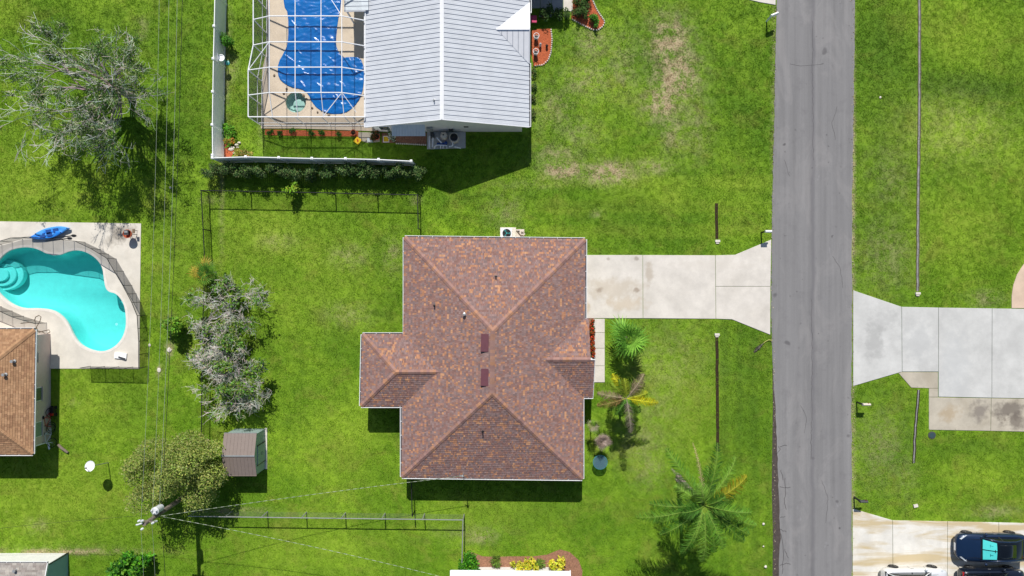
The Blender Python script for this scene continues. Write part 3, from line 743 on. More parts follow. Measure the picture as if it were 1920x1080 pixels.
def gutter(root, pts, h, out, name='gutter'):
    """white trough along an eave with a dark inside and hanger straps"""
    a = Vector(pts[0]); b = Vector(pts[1]); n = Vector(out).normalized(); z = Vector((0,0,1)); g = MB(); i = MB()
    g.beam(a+n*.105-z*.05, b+n*.105-z*.05, .018, .11); g.beam(a+n*.118+z*.0, b+n*.118+z*.0, .03, .018)
    g.beam(a+n*.005-z*.055, b+n*.005-z*.055, .012, .10)
    L = (b-a).length; m = max(2, int(L/.9))
    for k in range(m+1):
        p = a.lerp(b, min(.995, max(.005, k/m))); g.beam(p+n*.0+z*.004, p+n*.11+z*.004, .03, .008)
    o = g.build(name, M_fascia, root); i.beam(a+n*.055-z*.10, b+n*.055-z*.10, .094, .012); i.build('gutter_bed', M_gutin, o)
PAL_M = [lin(c) for c in ((142,118,114),(136,105,98),(174,126,98),(150,116,104),(126,106,104),(140,107,100),(184,138,106))]
WT_M = [32,18,11,13,12,13,4]
def plane(mb, poly): mb.quad([Vector(p) for p in poly])
def house_walls(root, rect, z1, mat, name='wall', z0=0):
    (x0, y0), (x1, y1) = rect; t = .18
    for (a, b) in (((x0,y0),(x1,y0+t)), ((x0,y1-t),(x1,y1)), ((x0,y0+t),(x0+t,y1-t)), ((x1-t,y0+t),(x1,y1-t))):
        MB().ab((*a, z0), (*b, z1), ).build(name, mat, root)

# ---------------- the brown-shingled hip-roofed house
EH = 2.25; PITCH = .41
def main_house():
    A, B, C, D = W(759,445,EH), W(1097,449,EH), W(1095,897,EH), W(754,894,EH)     # roof edge corners NW NE SE SW
    u_ = (B-A).normalized(); pp = Vector((u_.y,-u_.x,0)); Ln = (D-A).length; D = A+pp*Ln; C = B+pp*Ln
    root = thing('brown_roofed_house', 'house with a mottled brown shingle hip roof and two side wings', 'house', Vector(((A.x+C.x)/2, (A.y+C.y)/2, 0)))
    hw = (B-A).length/2; rise = hw*PITCH; dirv = (D-A).normalized()
    N1 = (A+B)/2+dirv*hw+Vector((0,0,rise)); S1 = (D+C)/2-dirv*hw+Vector((0,0,rise))
    pl = [[B,A,N1], [D,C,S1], [A,D,S1,N1], [C,B,N1,S1]]
    # west wing (hipped end)
    a, b, c, d = W(680,627,EH), W(770,627,EH), W(770,761,EH), W(677,761,EH); a.y = b.y; d.y = c.y
    h2 = (a.y-d.y)/2; ym = (a.y+d.y)/2; zr = EH+h2*PITCH
    apex = Vector((a.x+h2, ym, zr)); inn = Vector((A.x+h2+.35, ym, zr)); bi = Vector((inn.x, b.y, EH)); ci = Vector((inn.x, c.y, EH))
    wl = [[bi,a,apex,inn], [d,ci,inn,apex], [a,d,apex]]
    # east wing (gabled end over the entry)
    e0, e1 = W(1104,598,EH), W(1104,744,EH); h3 = (e0.y-e1.y)/2; ye = (e0.y+e1.y)/2; ze = EH+h3*PITCH; xe = B.x-h3-.35
    x2 = W(1112,744,EH).x
    east_n = [Vector((e0.x,e0.y,EH)), Vector((xe,e0.y,EH)), Vector((xe,ye,ze)), Vector((e0.x,ye,ze))]
    east_s = [Vector((xe,e1.y,EH)), Vector((x2,e1.y,EH)), Vector((x2,ye,ze)), Vector((xe,ye,ze))]
    allp = pl+wl+[east_n, east_s]
    und = MB()
    for p in allp: plane(und, [Vector(q)-Vector((0,0,.004)) for q in p])
    roof = und.build('roof', M_under, root)
    sh = MB()
    for i, p in enumerate(allp): shingles(sh, p, PAL_M, WT_M, seed=11+i)
    sh.build('shingles', M_shingle, roof, False, 'stuff')
    cp = MB(); PC = [lin(c) for c in ((150,118,110),(158,120,102),(142,110,104),(168,124,98))]; WC = [4,4,3,1]
    for (p, q, i, j) in ((A,N1,0,2),(B,N1,0,3),(D,S1,1,2),(C,S1,1,3),(N1,S1,2,3)): caps(cp, p, q, nrm(pl[i]), nrm(pl[j]), PC, WC, 5+i)
    caps(cp, a, apex, nrm(wl[0]), nrm(wl[2]), PC, WC, 21); caps(cp, d, apex, nrm(wl[1]), nrm(wl[2]), PC, WC, 22)
    caps(cp, apex, Vector((A.x+h2, ym, zr)), nrm(wl[0]), nrm(wl[1]), PC, WC, 23); caps(cp, Vector((e0.x, ye, ze)), Vector((B.x-h3, ye, ze)), nrm(east_n), nrm(east_s), PC, WC, 24)
    cp.build('ridge_caps', M_shingle, roof, False, 'stuff')
    # soffits, fascia, walls
    z = EH-.12
    def soffit(rect):
        MB().ab((rect[0], rect[1], z-.03), (rect[2], rect[3], z)).build('soffit', M_fascia, root)
    soffit((A.x+.06, D.y+.06, B.x-.06, A.y-.06)); soffit((a.x+.05, d.y+.05, A.x+.05, a.y-.05)); soffit((B.x-.07, e1.y+.05, e0.x-.04, e0.y-.05)); 
    soffit((e0.x-.035, e1.y+.05, x2-.04, ye-.02))
    for (p, q) in ((A,B),(B,C),(D,C),(A,D),(a,Vector((A.x-.03,a.y,EH))),(d,Vector((D.x-.03,d.y,EH))),(a,d),(Vector((B.x+.03,e0.y,EH)),Vector((e0.x,e0.y,EH))),(Vector((C.x+.03,e1.y,EH)),Vector((x2,e1.y,EH)))):
        MB().beam(p-Vector((0,0,.075)), q-Vector((0,0,.075)), .03, .13).build('fascia', M_fascia, root)
    gb = MB(); gb.add([(e0.x-.05,e0.y,EH-.02),(e0.x-.05,ye,ze-.03),(e0.x-.05,e1.y,EH-.02)], [(0,1,2)]); gb.add([(x2-.05,ye,ze-.03),(x2-.05,e1.y,EH-.02),(x2-.05,ye,EH-.02)], [(0,1,2)])
    gb.build('gable_wall', M_wall_main, root)
    MB().beam((e0.x, ye, ze+.01), (x2, ye, ze+.01), .05, .06).build('rake_trim', M_fascia, root)
    MB().beam((x2, ye, ze-.02), (x2, e1.y, EH-.02), .04, .09).build('rake_trim', M_fascia, root)
    oh = .42; zt = EH-.15
    house_walls(root, ((A.x+oh, D.y+oh), (B.x-oh, A.y-oh)), zt, M_wall_main)
    house_walls(root, ((a.x+oh, d.y+oh), (A.x+oh+.3, a.y-oh)), zt, M_wall_main)
    house_walls(root, ((B.x-oh-.3, e1.y+oh), (e0.x-.3, e0.y-oh)), zt, M_wall_main)
    xr = B.x-oh   # garage door toward the driveway, windows
    g = MB(); 
    for k in range(4): g.box((xr+.03, W(0,537).y, .28+k*.52), (.05, 3.9, .48))
    g.build('garage_door', M_fascia, root)
    for (x, y, sx, sy) in ((A.x+oh, W(0,520).y, .06, 1.2), (A.x+oh, W(0,830).y, .06, 1.2), (W(840,0).x, D.y+oh, 1.2, .06), (W(1010,0).x, D.y+oh, 1.2, .06), (xr, W(0,810).y, .06, 1.3)):
        f = MB().box((x, y, 1.4), (sx+.04, sy+.04, 1.2)).build('window', M_fascia, root); MB().box((x, y, 1.4), (sx+.06, sy-.08, 1.08) if sx < .5 else (sx-.08, sy+.06, 1.08)).build('pane', M_glass, f)
    # gutters
    gz = Vector((0,0,-.01))
    gutter(root, (A, B), EH, (0,1,0)); gutter(root, (D, C), EH, (0,-1,0))
    gutter(root, (A, Vector((A.x, a.y, EH))), EH, (-1,0,0)); gutter(root, (Vector((D.x, d.y-.1, EH)), D), EH, (-1,0,0))
    gutter(root, (B, Vector((B.x, e0.y, EH))), EH, (1,0,0)); gutter(root, (Vector((C.x, e1.y-.12, EH)), C), EH, (1,0,0))
    gutter(root, (a, Vector((A.x-.11, a.y, EH))), EH, (0,1,0)); gutter(root, (d, Vector((D.x-.11, d.y, EH))), EH, (0,-1,0)); gutter(root, (a, d), EH, (-1,0,0))
    gutter(root, (Vector((C.x+.11, e1.y, EH)), Vector((x2, e1.y, EH))), EH, (0,-1,0))
    # ridge vents: two maroon metal boxes on the west slope just under the ridge
    nW = nrm(pl[2]); 
    def onwest(px, py): 
        h = 4.6
        for _ in range(6):
            v = W(px, py, h); h = EH+(v.x-A.x)*PITCH
        return W(px, py, h)
    def onany(px, py, pln):
        o, u, v, n = frame(pln); h = 3.5
        for _ in range(12):
            p = W(px, py, h); h = o.z-(n.x*(p.x-o.x)+n.y*(p.y-o.y))/n.z
        return W(px, py, h)
    for (py0, py1) in ((626,659),(691,723)):
        p, q = onwest(911, py0), onwest(910, py1); mb = MB(); up = nW; s = Vector((1,0,0)); s = (s-up*s.dot(up)).normalized()
        vs = []
        for e in (p, q):
            vs += [e-s*.24+up*.02, e+s*.24+up*.02, e+s*.24+up*.07, e-s*.24+up*.22]
        mb.add(vs, [(0,1,2,3),(7,6,5,4),(3,2,6,7),(0,3,7,4),(1,5,6,2)]); mb.build('roof_vent', M_maroon, roof)
    for (px, py, i, r_, hh) in ((930,519,0,.045,.28),(815,573,2,.045,.28),(905,808,1,.045,.3)):
        p = onany(px, py, pl[i]); v = MB().lathe([(.1,-.05),(.1,.02),(r_,.04),(r_,hh)], p, 10).build('plumbing_vent', M_dark, roof)
    p = onany(871, 589, pl[2]); MB().lathe([(.12,-.06),(.12,.02),(.05,.05),(.05,.2),(.11,.2),(.11,.27),(.03,.3)], p, 12).build('vent_cap', M_galv, roof)
    p = onany(869, 887, pl[1]); m = MB(); m.tube([p-Vector((0,0,.3)), p+Vector((0,0,.75))], .03, 8); m.beam(p+Vector((-.22,.05,.7)), p+Vector((.12,.0,.72)), .03, .03); m.lathe([(.07,.72),(.07,.82),(.02,.86)], p, 8)
    m.build('service_mast', M_galv, root)
    return p+Vector((0,0,.72))
MAST = main_house()

# ---------------- the white house with the ribbed metal roof
def panel_roof(root, eave_a, eave_b, ridge_a, ridge_b, width, mat, name='roof_panel', rib=.022, ribmat=None):
    """one ribbed sheet after the other; a=south end, b=north end"""
    ea, eb, ra, rb = [Vector(v) for v in (eave_a, eave_b, ridge_a, ridge_b)]
    L = (eb-ea).length; n = max(1, round(L/width)); up = (eb-ea).cross(ra-ea).normalized(); up = up if up.z > 0 else -up
    for i in range(n):
        t0, t1 = i/n, (i+1)/n; p = [ea.lerp(eb, t0), ea.lerp(eb, t1), ra.lerp(rb, t1), ra.lerp(rb, t0)]
        mb = MB(); g = (eb-ea).normalized()*.004
        top = [p[0]+g+up*.03, p[1]-g+up*.03, p[2]-g+up*.03, p[3]+g+up*.03]; lo = [q-up*.03 for q in top]
        mb.add(top+lo, [(0,1,2,3),(7,6,5,4),(0,4,5,1),(1,5,6,2),(2,6,7,3),(3,7,4,0)])
        d1 = (eb-ea).normalized()
        for k in (.33, .66):
            s0 = p[0].lerp(p[1], k)+up*.03; s1 = p[3].lerp(p[2], k)+up*.03; w2 = d1*.016
            mb.add([s0-w2, s0+w2, s1+w2, s1-w2, s0+up*.008, s1+up*.008], [(0,4,5,3),(4,1,2,5)])
        pn = mb.build(name, mat, root)
        s0 = p[0]+up*.03; s1 = p[3]+up*.03; w2 = d1*.015; rb_ = MB()
        rb_.add([s0-w2, s0+w2, s1+w2, s1-w2, s0-w2*.5+up*(rib+.004), s0+w2*.5+up*(rib+.004), s1+w2*.5+up*(rib+.004), s1-w2*.5+up*(rib+.004)], [(4,5,6,7),(0,4,7,3),(5,1,2,6),(0,1,5,4)])
        rb_.build('seam', ribmat or M_metalrib, pn)
def white_house():
    xw, xe = W(684,0,EH).x, W(992,0,EH).x; ys = W(0,239,EH).y; RH = 4.3; xr = W(828.5,0,RH).x; yr = W(0,222,RH).y; yn = W(0,-260).y
    root = thing('white_metal_roof_house', 'white house with a ribbed white metal gable roof beside the pool enclosure', 'house', Vector((xr, ys+3, 0)))
    ys2 = (ys+yr)/2
    roofs = thing('roof', '', ''); del roofs['label']; del roofs['category']; roofs.location = root.location-root.location; roofs.parent = root
    for nm in ():
        pass
    # east slope is one run; the west slope starts below the lanai roof
    panel_roof(roofs, (xe,ys2,EH), (xe,yn,EH), (xr,ys2,RH), (xr,yn,RH), .315, M_metalroof)
    panel_roof(roofs, (xw,ys2,EH), (xw,yn,EH), (xr,ys2,RH), (xr,yn,RH), .315, M_metalroof)
    rc = MB()
    for s_, xx in ((-1, xw), (1, xe)):
        sl = (EH-RH)/abs(xx-xr); dx = .13; z0 = RH+.075
        rc.add([(xr,ys2-.02,z0),(xr+s_*dx,ys2-.02,z0+sl*dx-.01),(xr+s_*dx,yn,z0+sl*dx-.01),(xr,yn,z0)], [(0,1,2,3)])
    rc.build('ridge_cap', M_metalcap, roofs)
    for xx in (xw, xe): MB().beam((xr,ys2-.03,RH-.02), (xx,ys2-.03,EH-.02), .05, .16).build('rake_trim', M_metalcap, root)
    sof = MB(); sof.add([(xw,ys2,EH-.03),(xr,ys2,RH-.03),(xr,ys2+.5,RH-.03),(xw,ys2+.5,EH-.03)], [(0,1,2,3)]); sof.add([(xe,ys2,EH-.03),(xr,ys2,RH-.03),(xr,ys2+.5,RH-.03),(xe,ys2+.5,EH-.03)], [(3,2,1,0)]); sof.build('soffit', M_fascia, root)
    yw = W(0,247).y; x0, x1 = xw+.4, xe-.45; zz = lambda x: EH-.05+(RH-EH)*(1-abs(x-xr)/((xr-xw) if x < xr else (xe-xr)))-.02
    g = MB(); prof = [(x0,0),(x1,0),(x1,zz(x1)),(xr,zz(xr)),(x0,zz(x0))]
    g.add([(x, yw, z) for x, z in prof]+[(x, yw+.18, z) for x, z in prof], [(0,1,2,3,4),(9,8,7,6,5)]+[(i, 5+i, 5+(i+1) % 5, (i+1) % 5) for i in range(5)])
    g.build('gable_wall', M_wall_w, root)
    MB().ab((x0,yw+.18,0),(x0+.18,yn,EH-.08)).build('wall', M_wall_w, root); MB().ab((x1-.18,yw+.18,0),(x1,yn,EH-.08)).build('wall', M_wall_w, root)
    for xx, s_ in ((xe, 1),):
        gutter(root, (Vector((xe,ys2,EH-.02)), Vector((xe,W(0,118,EH).y,EH-.02))), EH, (s_,0,0))
    gutter(root, (Vector((xe+.04,W(0,24,EH).y,EH-.02)), Vector((xe+.04,yn,EH-.02))), EH, (1,0,0))
    MB().beam((xw-.03,ys2,EH-.06),(xw-.03,yn,EH-.06),.05,.14).build('fascia', M_metalcap, root)
    # little front gable toward the road
    sl = (RH-EH)/(xe-xr); yc = W(0,56,2.9).y; hwid = 2.05; zg = EH+hwid*sl+.06; xi = xe-(hwid)-.05
    pa = Vector((xi-.1,yc,zg+.035)); pe = Vector((xe+.02,yc,zg+.035)); dz = .07
    for s_ in (1, -1):
        ye_ = yc+s_*hwid; e = Vector((xe+.02, ye_, EH+dz))
        n = 6; tri = MB(); rb_ = MB()
        for k in range(n):
            xa = xi-.1+(xe+.02-xi+.1)*k/n; xb = xi-.1+(xe+.02-xi+.1)*(k+1)/n
            fa, fb = k/n, (k+1)/n; ya, yb = yc+s_*hwid*fa, yc+s_*hwid*fb; za, zb = zg+.035+(EH+dz-zg-.035)*fa, zg+.035+(EH+dz-zg-.035)*fb
            m2 = MB(); p = [(xa,yc,zg+.035),(xb,yc,zg+.035),(xb,yb,zb),(xa,ya,za)]
            m2.add(p, [(0,1,2,3) if s_ < 0 else (3,2,1,0)]); pn = m2.build('gable_panel', M_metalcap, roofs)
            q = MB().beam((xb-.02,yc,zg+.05),(xb-.02,yb,zb+.015),.03,.03); q.build('seam', M_metalroof if s_ > 0 else M_metalrib, pn)
        MB().beam((xi-.1,yc,zg+.0),(xe+.02,ye_,EH+.06),.07,.03).build('valley_flashing', M_metalroof, roofs)
        MB().beam((xe+.03,yc,zg+.01),(xe+.03,ye_,EH+.04),.04,.12).build('rake_trim', M_metalcap, root)
    MB().beam(pa+Vector((0,0,.02)), pe+Vector((0,0,.02)), .13, .03).build('ridge_cap', M_metalcap, roofs)
    gw = MB(); gw.add([(xe-.02,yc-hwid,EH-.02),(xe-.02,yc+hwid,EH-.02),(xe-.02,yc,zg)], [(0,1,2)]); gw.build('gable_wall', M_wall_w, root)
    # lanai roof joining at the north-west corner
    lx0 = W(645,0,2.5).x; ly = W(0,20,2.45).y
    panel_roof(roofs, (lx0,ly,2.42), (lx0,yn,2.42), (xw+.3,ly,2.5), (xw+.3,yn,2.5), .3, M_awning, 'lanai_panel')
    MB().beam((lx0,ly-.03,2.4),(xw+.1,ly-.03,2.47),.05,.12).build('fascia', M_metalcap, root)
    for yy in (ly+.1, ly+3): MB().beam((lx0+.1,yy,0.04),(lx0+.1,yy,2.42),.09,.09).build('post', M_alu, root)
    # garage wing north of the entry paving, mostly beyond the frame
    gx1 = W(1053,0).x; gy = W(0,-3).y
    MB().ab((xe-.2,gy+.4,0),(gx1-.4,yn,EH-.1)).build('garage_wall', M_wall_w, root)
    gr = MB(); xm = (xe+gx1)/2; gr.add([(xe-1.5,gy,EH),(gx1,gy,EH),(gx1,yn,EH),(xe-1.5,yn,EH),(xe-1.5,gy+1.3,EH+.5),(gx1-1.3,gy+1.3,EH+.5),(gx1-1.3,yn,EH+.5),(xe-1.5,yn,EH+.5)], [(0,1,5,4),(1,2,6,5),(4,5,6,7),(3,2,1,0)])
    gr.build('garage_roof', M_metalroof, roofs)
    # sheet awning over the side door, with its frame
    aw = MB(); a0, a1 = W(734,0,2.0).x, W(797,0,2.0).x; n = 12
    for k in range(n):
        xa = a0+(a1-a0)*k/n; xb = a0+(a1-a0)*(k+1)/n; xm = (xa+xb)/2
        aw.add([(xa,yw-.0,2.08),(xm,yw,2.1),(xb,yw,2.08),(xb,yw-.72,1.8),(xm,yw-.72,1.82),(xa,yw-.72,1.8)], [(0,1,4,5),(1,2,3,4)])
    aw.build('awning', M_awning, root)
    f = MB().box((W(722,0,1.2).x, yw-.03, 1.35), (.8,.08,.95)).build('window', M_alu, root); MB().box((W(722,0,1.2).x, yw-.05, 1.35), (.66,.08,.8)).build('pane', M_glass, f)
    f = MB().box((W(757,0,1).x, yw-.03, 1.02), (.9,.07,1.98)).build('door', M_alu, root)
    MB().box((W(874,0,1.5).x, yw-.03, 1.55), (.3,.06,.14)).build('wall_vent', M_darkgrey, root)
    MB().box((W(806,0,1.2).x, yw-.1, 1.25), (.4,.18,.5)).build('electric_box', M_galv, root)
    MB().box((W(846,0,.6).x, yw-.06, .75), (.3,.1,.4)).build('electric_box', M_shed_trim, root)
    p = W(815,190,3.9); sl2 = 0; p.z = EH+(RH-EH)*(1-abs(p.x-xr)/(xr-xw)); MB().lathe([(.09,0),(.09,.05),(.035,.07),(.035,.3)], p, 10).build('plumbing_vent', M_galv, roofs)
white_house()

# ---------------- the tan-shingled house at the open pool
PAL_T = [lin(c) for c in ((166,130,98),(158,122,92),(172,136,104),(152,116,88))]
def tan_house():
    EHt = 2.25; p = W(65,618,EHt); q = W(61.5,851,EHt); xr = p.x; xq = q.x; hw = (p.y-q.y)/2; ym = (p.y+q.y)/2; zr = EHt+hw*.4; xl = xr-16
    A, B = Vector((xl,p.y,EHt)), Vector((xr,p.y,EHt)); C, D = Vector((xq,q.y,EHt)), Vector((xl,q.y,EHt)); ap = Vector((xr-hw-.05,ym,zr)); al = Vector((xl,ym,zr))
    root = thing('tan_roofed_house', 'house with a tan shingle hip roof beside the open pool', 'house', Vector((xr-4, ym, 0)))
    pls = [[B,A,al,ap],[D,C,ap,al],[C,B,ap]]; und = MB(); sh = MB()
    for i, pl in enumerate(pls):
        plane(und, [v-Vector((0,0,.004)) for v in pl])
    roof = und.build('roof', M_under, root)
    xv = W(-60,0).x
    for i, pl in enumerate(([B,Vector((xv,B.y,EHt)),Vector((xv,ym,zr)),ap],[Vector((xv,C.y,EHt)),C,ap,Vector((xv,ym,zr))],[C,B,ap])): shingles(sh, pl, PAL_T, [4,3,3,2], seed=61+i, expo=.15, widths=(.14,.2,.25), runs=.3)
    caps(sh, B, ap, nrm(pls[0]), nrm(pls[2]), PAL_T[:2], [1,1], 8); caps(sh, C, ap, nrm(pls[1]), nrm(pls[2]), PAL_T[:2], [1,1], 9)
    sh.build('shingles', M_shingle, roof, False, 'stuff')
    xw = W(95.5,0).x; x0 = xl+.4; MB().ab((x0, C.y+.42, 0), (xw, B.y-.42, EHt-.12)).build('wall', M_wall_b, root)
    MB().ab((xl, C.y+.04, EHt-.13), (xr-.05, B.y-.04, EHt-.1)).build('soffit', M_fascia, root)
    for a, b in ((A,B),(B,C),(C,D)): MB().beam(a-Vector((0,0,.08)), b-Vector((0,0,.08)), .03, .13).build('fascia', M_fascia, root)
    gutter(root, (A,B), 0, (0,1,0)); gutter(root, (B,C), 0, (1,0,0)); gutter(root, (D,C), 0, (0,-1,0))
    for (py, hh, z, m, wd) in ((672,.55,1.75,M_glass,.55),(740,.95,1.5,M_glass,.85),(806,1.0,1.5,M_blind,.95)):
        y = W(0,py,z).y; f = MB().box((xw+.01,y,z),(.06,wd+.1,hh+.1)).build('window', M_fascia, root); MB().box((xw+.03,y,z),(.05,wd,hh)).build('pane', m, f)
        MB().box((xw+.06,y,z-hh/2-.06),(.14,wd+.14,.05)).build('sill', M_wall_b, f)
    for (px, py) in ((27,677),(11,702)):
        h = 3.3
        for _ in range(8):
            v = W(px, py, h); h = EHt+(xr-v.x)*.4
        v = W(px, py, h); MB().lathe([(.12,-.08),(.12,.03),(.06,.05),(.06,.22),(.1,.22),(.1,.3)], v, 12).build('roof_vent', M_galv, roof)
    y = C.y+.42; MB().tube([(xw-.08,y-.06,EHt-.2),(xw-.08,y-.06,.4),(xw-.08,y-.25,.12),(xw-.08,y-.62,.06)], .06, 8).build('downspout', M_white, root)
tan_house()

# ---------------- grey-roofed teal house and white-roofed house cut by the lower edge
PAL_G = [lin(c) for c in ((158,152,146),(146,138,132),(168,162,154))]
def teal_house():
    e = 2.25; c = W(89,1056.5,e); xw = W(128,0).x; yw = W(0,1037).y
    root = thing('grey_shingled_house', 'grey shingle-roofed house, front wall coloured white for sun, side wall teal for shade', 'house', Vector((c.x-3, c.y-3, 0)))
    ys = c.y-9; xl = c.x-12; m = (c.y+ys)/2; zr = e+(c.y-m)*.3
    und = MB(); und.quad([(c.x,c.y,e),(xl,c.y,e),(xl,m,zr),(c.x,m,zr)]); und.quad([(xl,ys,e),(c.x,ys,e),(c.x,m,zr),(xl,m,zr)]); roof = und.build('roof', M_under, root)
    sh = MB(); xv = W(-40,0).x; shingles(sh, [Vector((c.x,c.y,e)),Vector((xv,c.y,e)),Vector((xv,m-1.5+1.5,zr)),Vector((c.x,m,zr))], PAL_G, [3,2,2], seed=91, widths=(.2,.3)); sh.build('shingles', M_shingle, roof, False, 'stuff')
    MB().ab((xl+.2, yw-.16, 0), (xw-.14, yw, e-.06)).build('wall', M_wall_w, root)  # front wall coloured white for its sunlit look
    w_ = MB(); w_.add([(xw,yw,0),(xw,ys+.2,0),(xw,ys+.2,e-.06),(xw,m,zr-.08),(xw,yw,e-.06)]+[(xw-.13,yw,0),(xw-.13,ys+.2,0),(xw-.13,ys+.2,e-.06),(xw-.13,m,zr-.08),(xw-.13,yw,e-.06)], [(0,1,2,3,4),(9,8,7,6,5),(0,5,6,1),(4,9,5,0)]); w_.build('side_wall', M_wall_t, root)  # side wall of the same house, its shade painted in as teal
    MB().beam((xw+.01,yw+.02,.0),(xw+.01,yw+.02,e-.1),.07,.07).build('corner_trim', M_shed_trim, root)
    gutter(root, (Vector((xl,c.y,e)), Vector((c.x,c.y,e))), 0, (0,1,0)); MB().beam((c.x+.02,c.y,e-.03),(c.x+.02,m,zr-.03),.05,.14).build('rake_trim', M_fascia, root)
    v = W(24,1072,2.7); v.z = e+(c.y-v.y)*.3; MB().lathe([(.12,-.05),(.05,.03),(.05,.2),(.1,.22),(.1,.28)], v, 10).build('roof_vent', M_galv, roof)
teal_house()
def white_roof_house():
    e = 2.25; a = W(845,1069,e); b = W(1069,1071,e); yw = W(0,1063).y; m = a.y-3.4
    root = thing('white_panel_roof_house', 'house with a bright white panel roof below the mulch bed', 'house', Vector(((a.x+b.x)/2, a.y-3, 0)))
    n = 20; up = Vector((0,.25,1)).normalized()
    for k in range(n):
        xa = a.x+(b.x-a.x)*k/n; xb = a.x+(b.x-a.x)*(k+1)/n; ia = min(max(xa,a.x+0),b.x)
        f = lambda x: Vector((x, a.y+(b.y-a.y)*(x-a.x)/(b.x-a.x), e))
        mb = MB(); top = [f(xa+.005), f(xb-.005)]; hi = [Vector((max(a.x+3.4*0+.0, xa+.005), m, e+.9)), Vector((xb-.005, m, e+.9))]
        q = [top[0], top[1], hi[1], hi[0]]; mb.add(q+[v-Vector((0,0,.04)) for v in q], [(3,2,1,0),(0,1,5,4)]); pn = mb.build('roof_panel', M_metalcap, root)
        MB().beam(f(xb)+Vector((0,0,.02)), Vector((xb,m,e+.92)), .03, .035).build('seam', M_metalroof, pn)
    for x in (a.x, b.x):
        MB().beam((x,a.y,e),(x,m,e+.9),.06,.16).build('rake_trim', M_metalcap, root)
    MB().ab((a.x+1.2, m-.2, 0), (b.x-.5, yw, e-.06)).build('wall', M_wall_w, root)
    so = MB(); so.quad([(a.x,a.y-.02,e-.05),(b.x,b.y-.02,e-.05),(b.x,yw-.1,e-.05),(a.x,yw-.1,e-.05)]); so.build('soffit', M_fascia, root)
white_roof_house()

# ---------------- metal garden shed
def shed():
    hE, hR = 1.75, 2.15
    NW, NE, SE, SW = W(420,812,hE), W(481,812,hE), W(480,892,hE), W(419,892,hE); yr = W(0,853,hR).y
    x0, x1 = NW.x, NE.x; yn, ys = NW.y, SW.y; xb = W(497,0).x
    root = thing('metal_shed', 'small metal garden shed with a brown ribbed roof and grey-green doors', 'shed', Vector(((x0+x1)/2, yr, 0)))
    yr = (yn+ys)/2
    n = 9
    for s_, ye in ((1, yn), (-1, ys)):
        for k in range(n):
            xa = x0+(x1-x0)*k/n; xc = x0+(x1-x0)*(k+1)/n; m = MB()
            p = [Vector((xa+.006,ye,hE)), Vector((xc-.006,ye,hE)), Vector((xc-.006,yr,hR)), Vector((xa+.006,yr,hR))]
            m.add(p+[v-Vector((0,0,.025)) for v in p], [(0,1,2,3) if s_ < 0 else (3,2,1,0),(0,4,5,1),(4,5,6,7)]); pn = m.build('roof_panel', M_shed_roof, root)
            MB().beam((xc,ye,hE+.008),(xc,yr,hR+.008),.03,.024).build('seam', M_shed_roof, pn)
    MB().beam((x0-.02,yr,hR+.025),(x1+.02,yr,hR+.025),.1,.02).build('ridge_cap', M_galv, root)
    for ye in (yn, ys): MB().beam((x0,ye,hE-.02),(x1,ye,hE-.02),.04,.07).build('eave_trim', M_galv if ye == yn else M_shed_roof, root)
    # walls
    wx0, wx1, wy0, wy1 = x0+.08, x1-.02, ys+.06, yn-.06
    wl = MB(); prof = [(wy0,0),(wy1,0),(wy1,hE-.03),(yr,hR-.05),(wy0,hE-.03)]
    wl.add([(wx1,y,z) for y, z in prof]+[(wx0,y,z) for y, z in prof], [(0,1,2,3,4),(9,8,7,6,5),(0,5,6,1),(1,6,7,2),(0,4,9,5)]); wl.build('wall', M_shed_wall, root)
    for yy in (W(0,832,.9).y, W(0,868,.9).y): MB().box((wx1+.02,yy,.82),(.05,.06,1.62)).build('door_track', M_shed_trim, root)
    ym = (W(0,832,.9).y+W(0,868,.9).y)/2; hw_ = abs(W(0,832,.9).y-W(0,868,.9).y)/2-.03
    for s_ in (-1, 1):
        d = MB().box((wx1+.025,ym+s_*hw_/2,.8),(.03,hw_-.01,1.5)).build('door', M_shed_wall, root); MB().box((wx1+.05,ym+s_*.07,.85),(.03,.03,.12)).build('handle', M_dark, d)
    MB().box((wx1+.05,(wy0+wy1)/2,.04),(.16,wy1-wy0+.1,.08)).build('threshold', M_stone, root)
shed()

